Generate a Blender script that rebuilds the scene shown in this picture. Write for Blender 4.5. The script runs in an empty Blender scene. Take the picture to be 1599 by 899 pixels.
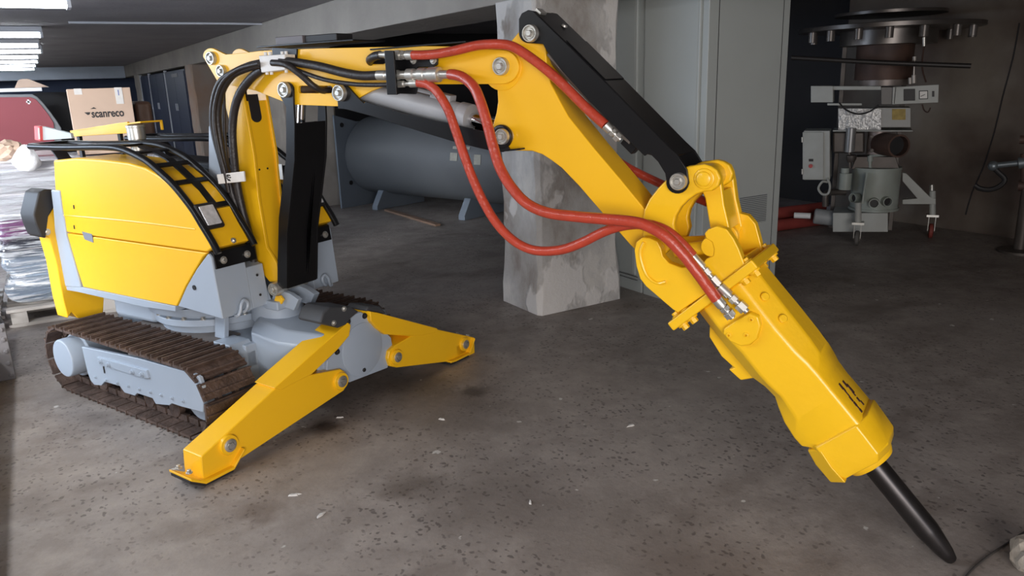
import bpy, bmesh, math, random
from mathutils import Vector, Matrix
random.seed(7)
R = math.radians

# ------------------------------------------------------------------ camera
W_, H_, FOC, CX, CY, EYE = 1599.0, 899.0, 1200.0, 799.5, 449.5, 1.55
_zd = Vector((947 - CX, 4900 - CY, FOC)).normalized()
AZ = -_zd
_v = Vector((41 - CX, 151 - CY, FOC)); _v -= AZ * _v.dot(AZ)
AY = _v.normalized()
AX = AY.cross(AZ)
cam_d = bpy.data.cameras.new('camera'); cam = bpy.data.objects.new('camera', cam_d)
bpy.context.scene.collection.objects.link(cam)
cam_d.sensor_width = 36.0; cam_d.lens = 36.0 * FOC / W_; cam_d.clip_start = 0.02; cam_d.clip_end = 200
rot = Matrix(((AX[0], -AX[1], -AX[2]), (AY[0], -AY[1], -AY[2]), (AZ[0], -AZ[1], -AZ[2])))
cam.matrix_world = Matrix.Translation((0, 0, EYE)) @ rot.to_4x4()
bpy.context.scene.camera = cam

# ------------------------------------------------------------------ world, lights, exposure
sc = bpy.context.scene
sc.view_settings.view_transform = 'Standard'; sc.view_settings.look = 'None'
sc.view_settings.exposure = 0.0; sc.view_settings.gamma = 1.0
sc.view_settings.use_curve_mapping = False
wd = bpy.data.worlds.new('world'); sc.world = wd; wd.use_nodes = True
wd.node_tree.nodes['Background'].inputs[0].default_value = (0.62, 0.72, 1.0, 1)
wd.node_tree.nodes['Background'].inputs[1].default_value = 1.2

def area(name, loc, target, sx, sy, power, col):
    d = bpy.data.lights.new(name, 'AREA'); d.shape = 'RECTANGLE'; d.size = sx; d.size_y = sy
    d.energy = power; d.color = col
    o = bpy.data.objects.new(name, d); sc.collection.objects.link(o); o.location = loc
    o.rotation_euler = (Vector(target) - Vector(loc)).to_track_quat('-Z', 'Y').to_euler()
    return o
# daylight entering through the big gate behind the photographer
area('gate_daylight', (-1.0, -2.9, 1.35), (0.9, 4.0, 0.6), 3.4, 2.0, 235, (1.0, 0.93, 0.86))
# daylight from the windows high on the left wall
area('window_daylight', (-3.6, 6.6, 1.75), (1.2, 5.2, 0.3), 5.0, 1.0, 215, (0.66, 0.80, 1.0))
load_fill = area('load_fill_light', (-3.7, 3.0, 1.5), (-0.4, 6.2, 0.55), 1.6, 1.6, 42, (0.93, 0.96, 1.0)); load_fill.data.spread = R(50)  # added unseen fill that brightens the wrapped load, no real opening here
# the lit lamps right above and left of the photographer
area('near_lamp_light', (-1.5, 3.4, 2.34), (-1.3, 3.4, 0), 3.0, 0.3, 70, (0.92, 0.96, 1.0))

# ------------------------------------------------------------------ coordinate helpers
class Frame:
    """A place in the hall with its own forward / sideways / up axes."""
    def __init__(self, org, fx, fy):
        self.o = Vector(org); self.f = Vector((fx, fy, 0)).normalized()
        self.l = Vector((-self.f.y, self.f.x, 0)); self.ang = math.atan2(self.f.y, self.f.x)
    def ray(self, u, v):
        d = Vector((u - CX, v - CY, FOC)); return Vector((d.dot(AX), d.dot(AY), d.dot(AZ)))
    def _hit(self, u, v, p0, n):
        r = self.ray(u, v); e = Vector((0, 0, EYE)); return e + r * ((p0 - e).dot(n) / r.dot(n))
    def _loc(self, p):
        q = p - self.o; return Vector((q.dot(self.f), q.dot(self.l), q.z))
    def w(self, u, v, w): return self._loc(self._hit(u, v, self.o + self.l * w, self.l))
    def s(self, u, v, s): return self._loc(self._hit(u, v, self.o + self.f * s, self.f))
    def z(self, u, v, z): return self._loc(self._hit(u, v, Vector((0, 0, z)) + Vector((self.o.x, self.o.y, 0)), Vector((0, 0, 1))))
    def sz(self, pts, w): return [(q.x, q.z) for q in (self.w(u, v, w) for u, v in pts)]
    def wz(self, pts, s): return [(q.y, q.z) for q in (self.s(u, v, s) for u, v in pts)]
    def tube(self, pts): return [self.w(u, v, w) for u, v, w in pts]

# ------------------------------------------------------------------ materials
MATS = {}
def mat(name, col, rough=0.5, metal=0.0, noise=0.0, scale=8.0, bump=0.0, bscale=60.0, col2=None, coat=0.0, emit=None, detail=4):
    if name in MATS: return MATS[name]
    m = bpy.data.materials.new(name); m.use_nodes = True; nt = m.node_tree; b = nt.nodes['Principled BSDF']
    b.inputs['Base Color'].default_value = (*col, 1); b.inputs['Roughness'].default_value = rough
    b.inputs['Metallic'].default_value = metal; b.inputs['Coat Weight'].default_value = coat
    b.inputs['Coat Roughness'].default_value = 0.12
    tc = nt.nodes.new('ShaderNodeTexCoord')
    if noise > 0:
        n = nt.nodes.new('ShaderNodeTexNoise'); n.inputs['Scale'].default_value = scale; n.inputs['Detail'].default_value = detail
        nt.links.new(tc.outputs['Object'], n.inputs['Vector'])
        r = nt.nodes.new('ShaderNodeValToRGB'); r.color_ramp.elements[0].position = 0.35; r.color_ramp.elements[1].position = 0.7
        c2 = col2 if col2 else tuple(c * 0.6 for c in col)
        r.color_ramp.elements[0].color = (*[a + (b_ - a) * noise for a, b_ in zip(col, c2)], 1)
        r.color_ramp.elements[1].color = (*col, 1)
        nt.links.new(n.outputs['Fac'], r.inputs['Fac']); nt.links.new(r.outputs['Color'], b.inputs['Base Color'])
    if bump > 0:
        n2 = nt.nodes.new('ShaderNodeTexNoise'); n2.inputs['Scale'].default_value = bscale; n2.inputs['Detail'].default_value = 5
        bp = nt.nodes.new('ShaderNodeBump'); bp.inputs['Strength'].default_value = bump; bp.inputs['Distance'].default_value = 0.02
        nt.links.new(tc.outputs['Object'], n2.inputs['Vector']); nt.links.new(n2.outputs['Fac'], bp.inputs['Height'])
        nt.links.new(bp.outputs['Normal'], b.inputs['Normal'])
    if emit:
        b.inputs['Emission Color'].default_value = (*emit[0], 1); b.inputs['Emission Strength'].default_value = emit[1]
    MATS[name] = m; return m

YEL = mat('yellow_paint', (0.94, 0.52, 0.010), 0.38, noise=0.08, scale=2.5, coat=0.18, bump=0.02, bscale=25)
YCAST = mat('yellow_casting', (0.93, 0.54, 0.010), 0.36, noise=0.12, scale=6, coat=0.3, bump=0.06, bscale=45)
GREY = mat('grey_paint', (0.36, 0.42, 0.50), 0.38, noise=0.12, scale=5, coat=0.15)
BLK = mat('black_paint', (0.008, 0.008, 0.009), 0.30, noise=0.3, scale=10)
BLK.node_tree.nodes['Principled BSDF'].inputs['Specular IOR Level'].default_value = 0.28
BLKM = mat('black_matte', (0.014, 0.013, 0.014), 0.55)
HOSEB = mat('black_hose', (0.022, 0.018, 0.018), 0.42, bump=0.15, bscale=90)
HOSER = mat('red_hose', (0.50, 0.055, 0.026), 0.38, noise=0.35, scale=22, coat=0.35, bump=0.25, bscale=45)
ZINC = mat('zinc_steel', (0.62, 0.61, 0.57), 0.36, 0.8, noise=0.3, scale=30)
CHROME = mat('chrome', (0.8, 0.8, 0.82), 0.12, 1.0)
STEEL = mat('chisel_steel', (0.06, 0.055, 0.055), 0.30, 0.8, noise=0.5, scale=12)
RUST = mat('track_steel', (0.15, 0.10, 0.080), 0.6, 0.3, noise=0.75, scale=14, col2=(0.06, 0.04, 0.032), bump=0.4, bscale=50)
CYL = mat('cylinder_paint', (0.38, 0.39, 0.41), 0.4, noise=0.2, scale=8)
WHITE = mat('white_plastic', (0.75, 0.73, 0.70), 0.45, noise=0.2, scale=30)
GLASS = mat('lamp_reflector', (0.88, 0.88, 0.9), 0.18, 0.3, noise=0.7, scale=55, coat=1.0)
RUBBER = mat('rubber', (0.02, 0.018, 0.018), 0.7)
SMUDGE = mat('dark_rust_mark', (0.05, 0.015, 0.012), 0.7)
RAISED = YCAST

# ------------------------------------------------------------------ mesh helpers
def basis(ax):
    ax = Vector(ax).normalized(); t = Vector((0, 0, 1)) if abs(ax.z) < 0.9 else Vector((1, 0, 0))
    u = ax.cross(t).normalized(); return ax, u, ax.cross(u)
class MB:
    def __init__(self): self.b = bmesh.new(); self.marks = []
    def mark(self): self.marks.append(len(self.b.verts)); return self
    def box(self, x0, x1, y0, y1, z0, z1):
        v = [self.b.verts.new(p) for p in ((x0,y0,z0),(x1,y0,z0),(x1,y1,z0),(x0,y1,z0),(x0,y0,z1),(x1,y0,z1),(x1,y1,z1),(x0,y1,z1))]
        for f in ((0,3,2,1),(4,5,6,7),(0,1,5,4),(1,2,6,5),(2,3,7,6),(3,0,4,7)): self.b.faces.new([v[i] for i in f])
        return self
    def obox(self, c, ax, side, half):          # oriented box
        c = Vector(c); a = Vector(ax).normalized(); s_ = Vector(side); s_ = (s_ - a * s_.dot(a)).normalized(); n = a.cross(s_)
        v = []
        for k in (-1, 1):
            for i, j in ((-1,-1),(1,-1),(1,1),(-1,1)): v.append(self.b.verts.new(c + a*half[0]*i + s_*half[1]*j + n*half[2]*k))
        for f in ((0,3,2,1),(4,5,6,7),(0,1,5,4),(1,2,6,5),(2,3,7,6),(3,0,4,7)): self.b.faces.new([v[i] for i in f])
        return self
    def prism(self, pts, a0, a1, axis='w', holes=()):
        def P(p, a):
            return {'w': (p[0], a, p[1]), 's': (a, p[0], p[1]), 'z': (p[0], p[1], a)}[axis]
        if not holes:
            lo = [self.b.verts.new(P(p, a0)) for p in pts]; hi = [self.b.verts.new(P(p, a1)) for p in pts]
            self.b.faces.new(lo); self.b.faces.new(hi[::-1]); n = len(pts)
            for i in range(n): self.b.faces.new((lo[i], lo[(i+1) % n], hi[(i+1) % n], hi[i]))
            return self
        t = bmesh.new(); es = []
        for lp in (pts, *holes):
            vs = [t.verts.new((p[0], p[1], 0)) for p in lp]
            es += [t.edges.new((vs[i], vs[(i+1) % len(vs)])) for i in range(len(vs))]
        bmesh.ops.triangle_fill(t, use_beauty=True, use_dissolve=False, edges=es)
        t.verts.index_update(); co = [v.co.copy() for v in t.verts]
        lo = [self.b.verts.new(P(c, a0)) for c in co]; hi = [self.b.verts.new(P(c, a1)) for c in co]
        for f in t.faces:
            i = [v.index for v in f.verts]
            self.b.faces.new([lo[k] for k in i]); self.b.faces.new([hi[k] for k in i[::-1]])
        for e in t.edges:
            if len(e.link_faces) == 1:
                i, j = e.verts[0].index, e.verts[1].index; self.b.faces.new((lo[i], lo[j], hi[j], hi[i]))
        t.free(); return self
    def loft(self, rings, cap=True):
        rs = [[self.b.verts.new(p) for p in r] for r in rings]; n = len(rs[0])
        for a, b in zip(rs, rs[1:]):
            for i in range(n): self.b.faces.new((a[i], a[(i+1) % n], b[(i+1) % n], b[i]))
        if cap: self.b.faces.new(rs[0][::-1]); self.b.faces.new(rs[-1])
        return self
    def lathe(self, c, ax, prof, n=28, cap=True):   # prof: (radius, height along ax)
        c = Vector(c); a, u, v = basis(ax)
        rings = [[c + a*h + (u*math.cos(t) + v*math.sin(t))*max(r, 1e-4) for t in [2*math.pi*k/n for k in range(n)]] for r, h in prof]
        return self.loft(rings, cap)
    def cyl(self, p0, p1, r0, r1=None, n=24):
        p0 = Vector(p0); p1 = Vector(p1); L = (p1 - p0).length
        return self.lathe(p0, p1 - p0, [(r0, 0), (r0 if r1 is None else r1, L)], n)
    def tube(self, pts, r, n=12, sub=6, smooth=True):
        P = [Vector(p) for p in pts]
        if smooth and len(P) > 2:
            Q = []
            for i in range(len(P) - 1):
                a, b, c, d = P[max(i-1, 0)], P[i], P[i+1], P[min(i+2, len(P)-1)]
                for k in range(sub):
                    t = k / sub
                    Q.append(0.5*((2*b) + (c-a)*t + (2*a-5*b+4*c-d)*t*t + (3*b-a-3*c+d)*t**3))
            Q.append(P[-1]); P = Q
        rings = []; nrm = None
        for i, p in enumerate(P):
            t = (P[min(i+1, len(P)-1)] - P[max(i-1, 0)]).normalized()
            if nrm is None: nrm = basis(t)[1]
            nrm = (nrm - t * nrm.dot(t)).normalized(); bn = t.cross(nrm)
            rings.append([p + (nrm*math.cos(2*math.pi*k/n) + bn*math.sin(2*math.pi*k/n))*r for k in range(n)])
        return self.loft(rings)
    def sphere(self, c, r, sx=1, sy=1, sz=1):
        m = Matrix.Translation(c) @ Matrix.Diagonal((sx, sy, sz, 1))
        bmesh.ops.create_icosphere(self.b, subdivisions=3, radius=r, matrix=m); return self
    def hexbolt(self, c, ax, r, h):
        self.mark(); c = Vector(c); a = Vector(ax).normalized()
        self.lathe(c, a, [(r*1.5, 0), (r*1.5, h*0.3), (r*1.35, h*0.35)], 18)
        self.lathe(c + a*h*0.3, a, [(r, 0), (r, h*0.65), (r*0.85, h*0.75)], 6); return self
    def build(self, name, material, parent=None, frame=None, bevel=0.0, seg=2, smooth=35, loc=None):
        if len(self.marks) > 1 and self.marks[0] == 0:      # several separate pieces: one object each
            cuts = self.marks + [len(self.b.verts)]; self.b.verts.index_update(); first = None
            for a, z in zip(cuts, cuts[1:]):
                m = MB(); m.b.free(); m.b = self.b.copy(); m.b.verts.ensure_lookup_table()
                bmesh.ops.delete(m.b, geom=[v for v in m.b.verts if not a <= v.index < z], context='VERTS')
                o = m.build(name, material, parent, frame, bevel, seg, smooth, loc); first = first or o
            self.b.free(); return first
        bmesh.ops.recalc_face_normals(self.b, faces=self.b.faces)
        me = bpy.data.meshes.new(name); self.b.to_mesh(me); self.b.free()
        o = bpy.data.objects.new(name, me); sc.collection.objects.link(o)
        for m_ in (material if isinstance(material, (list, tuple)) else [material]): me.materials.append(m_)
        for p in me.polygons: p.use_smooth = True
        me.set_sharp_from_angle(angle=R(smooth))
        if parent: o.parent = parent
        if loc is not None: o.location = loc
        if frame:
            o.rotation_euler.z = frame.ang
            if not parent: o.location = frame.o
        if bevel > 0:
            b = o.modifiers.new('bevel', 'BEVEL'); b.width = bevel; b.segments = seg; b.limit_method = 'ANGLE'; b.angle_limit = R(35); b.harden_normals = True
        return o
def empty(name, loc, label, cat, group=None, ang=0.0):
    o = bpy.data.objects.new(name, None); sc.collection.objects.link(o); o.location = loc; o.rotation_euler.z = ang
    o.empty_display_size = 0.1; tag(o, label, cat, group); return o
def tag(o, label, cat, group=None):
    o['label'] = label; o['category'] = cat
    if group: o['group'] = group
    return o
def struct(o): o['kind'] = 'structure'; return o
def arc(cx, cy, r, a0, a1, n=8):
    return [(cx + r*math.cos(R(a0 + (a1-a0)*i/n)), cy + r*math.sin(R(a0 + (a1-a0)*i/n))) for i in range(n+1)]

# ------------------------------------------------------------------ surfaces of the hall
FLOOR_C = Vector((2.0, 13.9, -0.15))
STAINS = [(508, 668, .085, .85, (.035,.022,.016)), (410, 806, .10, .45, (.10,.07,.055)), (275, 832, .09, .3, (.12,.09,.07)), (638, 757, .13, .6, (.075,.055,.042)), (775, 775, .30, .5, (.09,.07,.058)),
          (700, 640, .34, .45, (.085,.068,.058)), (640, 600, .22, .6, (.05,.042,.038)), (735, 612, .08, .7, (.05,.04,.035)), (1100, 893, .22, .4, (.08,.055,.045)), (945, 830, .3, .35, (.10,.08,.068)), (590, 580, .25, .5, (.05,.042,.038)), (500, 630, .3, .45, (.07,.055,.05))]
def floor_material():
    m = bpy.data.materials.new('worn_concrete_floor'); m.use_nodes = True; nt = m.node_tree; N = nt.nodes; L = nt.links
    b = N['Principled BSDF']; tc = N.new('ShaderNodeTexCoord')
    def noise(s, d=6, rough=0.6, off=(0,0,0), sc3=(1,1,1)):
        mp = N.new('ShaderNodeMapping'); mp.inputs['Location'].default_value = off; mp.inputs['Scale'].default_value = sc3; L.new(tc.outputs['Object'], mp.inputs['Vector'])
        n = N.new('ShaderNodeTexNoise'); n.inputs['Scale'].default_value = s; n.inputs['Detail'].default_value = d; n.inputs['Roughness'].default_value = rough
        L.new(mp.outputs[0], n.inputs['Vector']); return n.outputs['Fac']
    def ramp(f, p0, p1, c0=(0,0,0), c1=(1,1,1)):
        r = N.new('ShaderNodeValToRGB'); r.color_ramp.elements[0].position = p0; r.color_ramp.elements[1].position = p1
        r.color_ramp.elements[0].color = (*c0, 1); r.color_ramp.elements[1].color = (*c1, 1); L.new(f, r.inputs['Fac']); return r.outputs['Color']
    def mix(fac, a, c):
        x = N.new('ShaderNodeMix'); x.data_type = 'RGBA'; L.new(fac, x.inputs[0])
        if isinstance(a, tuple): x.inputs[6].default_value = (*a, 1)
        else: L.new(a, x.inputs[6])
        if isinstance(c, tuple): x.inputs[7].default_value = (*c, 1)
        else: L.new(c, x.inputs[7])
        return x.outputs[2]
    base = ramp(noise(0.9), 0.3, 0.72, (0.19, 0.162, 0.146), (0.31, 0.275, 0.25))
    base = mix(ramp(noise(6, 8, 0.7), 0.42, 0.75), base, (0.36, 0.32, 0.29))
    # dark stone chips showing in the worn screed
    vor = N.new('ShaderNodeTexVoronoi'); vor.inputs['Scale'].default_value = 36; vor.inputs['Randomness'].default_value = 1
    mp = N.new('ShaderNodeMapping'); mp.inputs['Scale'].default_value = (1, 0.80, 1); mp.inputs['Rotation'].default_value = (0, 0, 0.5); L.new(tc.outputs['Object'], mp.inputs['Vector'])
    dn = N.new('ShaderNodeTexNoise'); dn.inputs['Scale'].default_value = 25; L.new(tc.outputs['Object'], dn.inputs['Vector'])
    add = N.new('ShaderNodeMix'); add.data_type = 'RGBA'; add.blend_type = 'ADD'; add.inputs[0].default_value = 0.045
    L.new(mp.outputs[0], add.inputs[6]); L.new(dn.outputs['Color'], add.inputs[7]); L.new(add.outputs[2], vor.inputs['Vector'])
    chip = ramp(vor.outputs['Distance'], 0.22, 0.31, (1,1,1), (0,0,0))
    area_ = ramp(noise(3.0, 4, 0.6, (5,2,0)), 0.38, 0.56)
    mul = N.new('ShaderNodeMix'); mul.data_type = 'RGBA'; mul.blend_type = 'MULTIPLY'; mul.inputs[0].default_value = 1
    L.new(chip, mul.inputs[6]); L.new(area_, mul.inputs[7])
    half = N.new('ShaderNodeMath'); half.operation = 'MULTIPLY'; half.inputs[1].default_value = 0.72; L.new(mul.outputs[2], half.inputs[0])
    base = mix(half.outputs[0], base, (0.085, 0.070, 0.066))
    # oil and rust stains
    st = ramp(noise(1.7, 5, 0.55, (1.3, 0.2, 0), (1, 1.6, 1)), 0.54, 0.72); sh = N.new('ShaderNodeMath'); sh.operation = 'MULTIPLY'; sh.inputs[1].default_value = 0.55; L.new(st, sh.inputs[0])
    base = mix(sh.outputs[0], base, (0.10, 0.075, 0.062))
    # oil spots with places of their own
    wob = N.new('ShaderNodeTexNoise'); wob.inputs['Scale'].default_value = 7; wob.inputs['Detail'].default_value = 4; L.new(tc.outputs['Object'], wob.inputs['Vector'])
    wm = N.new('ShaderNodeVectorMath'); wm.operation = 'MULTIPLY_ADD'; wm.inputs[1].default_value = (.22, .22, 0); L.new(wob.outputs['Color'], wm.inputs[0]); L.new(tc.outputs['Object'], wm.inputs[2])
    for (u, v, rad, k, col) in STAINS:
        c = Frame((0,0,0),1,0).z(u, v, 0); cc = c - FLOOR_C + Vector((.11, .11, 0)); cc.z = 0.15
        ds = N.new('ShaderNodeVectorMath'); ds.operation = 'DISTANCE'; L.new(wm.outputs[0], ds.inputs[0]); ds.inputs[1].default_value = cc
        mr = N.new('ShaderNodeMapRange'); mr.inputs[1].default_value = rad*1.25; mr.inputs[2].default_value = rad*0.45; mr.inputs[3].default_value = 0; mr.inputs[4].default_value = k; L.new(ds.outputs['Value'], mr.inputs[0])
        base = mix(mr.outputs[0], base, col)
    ws = ramp(noise(13, 3, 0.4, (9, 3, 0)), 0.735, 0.76)
    base = mix(ws, base, (0.55, 0.53, 0.50))
    L.new(base, b.inputs['Base Color'])
    L.new(ramp(noise(2.2, 6), 0.3, 0.75, (0.42,)*3, (0.72,)*3), b.inputs['Roughness'])
    bp = N.new('ShaderNodeBump'); bp.inputs['Strength'].default_value = 0.25; bp.inputs['Distance'].default_value = 0.01
    L.new(noise(28, 8, 0.7), bp.inputs['Height']); L.new(bp.outputs['Normal'], b.inputs['Normal'])
    return m
CONC = mat('raw_concrete', (0.40, 0.37, 0.33), 0.85, noise=0.5, scale=1.6, bump=0.3, bscale=14, col2=(0.24, 0.22, 0.20))
CEIL = mat('ceiling_concrete', (0.34, 0.32, 0.33), 0.9, noise=0.5, scale=1.2, bump=0.2, bscale=20)
WALLD = mat('dirty_concrete_wall', (0.20, 0.175, 0.145), 0.8, noise=0.9, scale=1.1, bump=0.3, bscale=8, col2=(0.05, 0.028, 0.022), detail=7)
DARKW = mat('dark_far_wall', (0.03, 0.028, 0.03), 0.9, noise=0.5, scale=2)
BLUEW = mat('blue_far_wall', (0.05, 0.07, 0.13), 0.8, noise=0.5, scale=1)

def plain(name, box, m, bevel=0.0):
    c = Vector(((box[0]+box[1])/2, (box[2]+box[3])/2, box[4]))
    return MB().box(box[0]-c.x, box[1]-c.x, box[2]-c.y, box[3]-c.y, 0, box[5]-box[4]).build(name, m, loc=c, bevel=bevel)
struct(plain('floor', (-4.2, 8.2, -3.2, 31, -0.15, 0), floor_material()))
struct(plain('ceiling', (-4.2, 8.2, -3.2, 31, 2.38, 2.55), CEIL))
struct(plain('wall_left', (-4.2, -4.0, -3.2, 31, 0, 2.38), CONC))
# right wall
struct(plain('wall_right', (7.55, 7.75, -3.2, 5.45, 0, 2.38), WALLD))
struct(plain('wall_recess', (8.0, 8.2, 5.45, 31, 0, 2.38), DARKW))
struct(plain('wall_far', (-4.0, 8.0, 28.6, 28.8, 0, 2.38), BLUEW))
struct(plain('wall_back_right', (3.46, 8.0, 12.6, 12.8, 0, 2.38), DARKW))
struct(plain('wall_behind_camera', (1.6, 7.55, -3.2, -3.0, 0, 2.38), CONC))
# beams
struct(plain('trim_1', (2.75, 3.42, -3.0, 28.6, 2.04, 2.379), CONC, 0.01))
struct(plain('trim_2', (-4.0, 2.75, 27.6, 28.4, 2.02, 2.379), mat('pale_blue_beam', (0.55, 0.62, 0.72), 0.8, noise=0.3, scale=2), 0.01))

# pillars with flaking plaster
def pillar_material():
    m = bpy.data.materials.new('flaking_plaster'); m.use_nodes = True; nt = m.node_tree; N = nt.nodes; L = nt.links
    b = N['Principled BSDF']; b.inputs['Roughness'].default_value = 0.85; tc = N.new('ShaderNodeTexCoord')
    def noise(s, d=6, rg=0.6, sc3=(1,1,1), off=(0,0,0)):
        mp = N.new('ShaderNodeMapping'); mp.inputs['Scale'].default_value = sc3; mp.inputs['Location'].default_value = off
        L.new(tc.outputs['Object'], mp.inputs[0]); n = N.new('ShaderNodeTexNoise'); n.inputs['Scale'].default_value = s
        n.inputs['Detail'].default_value = d; n.inputs['Roughness'].default_value = rg; L.new(mp.outputs[0], n.inputs[0]); return n.outputs['Fac']
    r = N.new('ShaderNodeValToRGB'); e = r.color_ramp.elements; e[0].position = 0.32; e[0].color = (0.26, 0.22, 0.19, 1)
    e[1].position = 0.62; e[1].color = (0.62, 0.60, 0.57, 1); k = e.new(0.45); k.color = (0.42, 0.40, 0.38, 1); k = e.new(0.53); k.color = (0.48, 0.47, 0.46, 1)
    L.new(noise(2.6, 7, 0.62, (1, 1, 0.55)), r.inputs[0])
    r2 = N.new('ShaderNodeValToRGB'); e = r2.color_ramp.elements; e[0].position = 0.56; e[0].color = (0,0,0,1); e[1].position = 0.60; e[1].color = (.75,.75,.75,1)
    L.new(noise(3.1, 4, 0.5, (1, 1, 0.8), (3, 1, 2)), r2.inputs[0])
    x = N.new('ShaderNodeMix'); x.data_type = 'RGBA'; L.new(r2.outputs[0], x.inputs[0]); L.new(r.outputs[0], x.inputs[6]); x.inputs[7].default_value = (0.72, 0.70, 0.68, 1)
    L.new(x.outputs[2], b.inputs['Base Color'])
    bp = N.new('ShaderNodeBump'); bp.inputs['Strength'].default_value = 0.5; bp.inputs['Distance'].default_value = 0.02
    ad = N.new('ShaderNodeMath'); ad.operation = 'ADD'; L.new(r2.outputs[0], ad.inputs[0]); L.new(noise(12, 8, 0.7), ad.inputs[1]); L.new(ad.outputs[0], bp.inputs['Height'])
    L.new(bp.outputs[0], b.inputs['Normal']); return m
PLAS = pillar_material()
BROWNP = mat('brown_plaster', (0.42, 0.25, 0.16), 0.85, noise=0.8, scale=1.4, col2=(0.42, 0.38, 0.34))
def pillar(x0, x1, y0, y1, m, label):
    b = MB(); cx, cy = (x0+x1)/2, (y0+y1)/2; hx, hy = (x1-x0)/2, (y1-y0)/2; rings = []
    rnd = random.Random(int(y0*10))
    n = 14
    for k in range(n+1):
        z = 2.05*k/n; j = lambda: rnd.uniform(-0.010, 0.010); g = 0.018 if k < 2 else 0
        # eight points per ring: plaster edges are chipped
        c = 0.018 + rnd.uniform(0, 0.016)
        rings.append([(-hx-g+c+j(), -hy-g+j()*.5, z), (hx+g-c+j(), -hy-g+j()*.5, z), (hx+g+j()*.5, -hy-g+c+j(), z), (hx+g+j()*.5, hy+g-c, z),
                      (hx+g-c, hy+g, z), (-hx-g+c, hy+g, z), (-hx-g+j()*.5, hy+g-c, z), (-hx-g+j()*.5, -hy-g+c+j(), z)])
    o = b.loft(rings).build('pillar', m, loc=(cx, cy, 0), bevel=0.006, smooth=20)
    return struct(o)
pillar(2.74, 3.42, 4.19, 4.66, PLAS, '').name = 'trim_3'
pillar(2.75, 3.45, 10.1, 10.7, mat('grey_plaster', (0.36, 0.32, 0.28), 0.85, noise=0.7, scale=3), '').name = 'trim_4'
pillar(2.75, 3.45, 16.1, 16.8, BROWNP, '').name = 'trim_5'
pillar(2.75, 3.45, 24.6, 25.4, CONC, '').name = 'trim_6'

# fluorescent tubes under the ceiling, in rows away from the camera
CRUMB = mat('plaster_white', (0.62, 0.60, 0.57), .9, noise=.3, scale=40)
TUBE = mat('lit_tube', (1, 1, 1), 0.5, emit=((0.88, 0.94, 1.0), 20.0))
HOUS = mat('lamp_housing', (0.55, 0.57, 0.62), 0.5)
rowinfo = [(5.0, 0.10), (8.4, .38), (12.0, .42), (14.6, 0.60), (17.2, 0.50), (20.0, 0.50), (22.6, 0.50), (25.2, 0.50)]
ords = ['nearest lit fluorescent ceiling lamp, largest glare at the top left corner', 'second ceiling lamp from the camera, above the red drum',
        'third fluorescent lamp in the receding row on the ceiling', 'fourth fluorescent lamp in the receding row on the ceiling',
        'fifth fluorescent lamp in the receding row on the ceiling', 'sixth fluorescent lamp in the receding row on the ceiling',
        'seventh fluorescent lamp in the receding row on the ceiling', 'farthest fluorescent lamp in the receding row, before the pale blue beam']
for i, (yy, xr) in enumerate([(7.75, 0.44), (11.6, 0.30), (14.0, 0.30), (15.8, 0.36), (18.0, 0.34), (20.4, 0.36), (23.0, 0.34), (25.8, 0.34)]):
    e = empty('fluorescent_lamp', (xr - 1.6, yy, 2.38), ords[i], 'ceiling lamp', 'fluorescent lamps on the ceiling')
    MB().box(-1.6, 1.6, -0.14, 0.14, -0.07, -0.001).build('housing', HOUS, e, bevel=0.01)
    for s_ in (-0.07, 0.07):
        MB().cyl((-1.57, s_, -0.10), (1.57, s_, -0.10), 0.022, n=12).build('tube', TUBE, e)
    for s_ in (-1.585, 1.585): MB().box(s_-0.015, s_+0.015, -0.12, 0.12, -0.13, -0.069).build('end_cap', HOUS, e)
# conduit on the ceiling with clips
tag(MB().tube([(0, 0, 0), (0.9, 0, 0), (1.7, -0.02, 0), (2.2, 0.02, 0)], 0.014, 8).build('cable_conduit', HOUS, loc=(0.55, 10.6, 2.36)),
    'thin grey cable conduit clipped across the concrete ceiling', 'conduit')

# ------------------------------------------------------------------ DEMOLITION ROBOT
C0 = (0.82, 4.05, 0.0)
A = Frame(C0, 1.49, -2.93)          # upper body and arm
U = Frame(C0, 0.40, -0.917)         # undercarriage
bot = empty('demolition_robot', C0, 'yellow and grey tracked demolition robot with folded-out arm and breaker, filling the foreground', 'demolition robot')
def part(mb, name, m, parent=None, fr=A, bevel=0.004, **k):
    return mb.build(name, m, bot, fr, bevel, **k) if parent is None else mb.build(name, m, parent, None, bevel, **k)
def pin(u, v, w, r, parent=None, fr=A, ring=BLK, name='pivot_pin', both=0.0, hexr=0.42):
    """washer, hex head and dark boss of one pivot pin, axis sideways"""
    c = fr.w(u, v, w); b = MB()
    b.lathe(c, (0, -1, 0), [(r, -0.03), (r, 0.010), (r*0.92, 0.015), (r*0.84, 0.015), (r*0.78, 0.006), (r*0.62, 0.006), (r*0.56, 0.009)], 32)
    b.lathe(c, (0, -1, 0), [(r*hexr, 0.004), (r*hexr, 0.018), (r*hexr*0.8, 0.021)], 6)
    if both: b.cyl(c, (c.x, c.y + both, c.z), r*0.7)
    return part(b, name, ZINC, parent, fr, 0.0)

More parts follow.
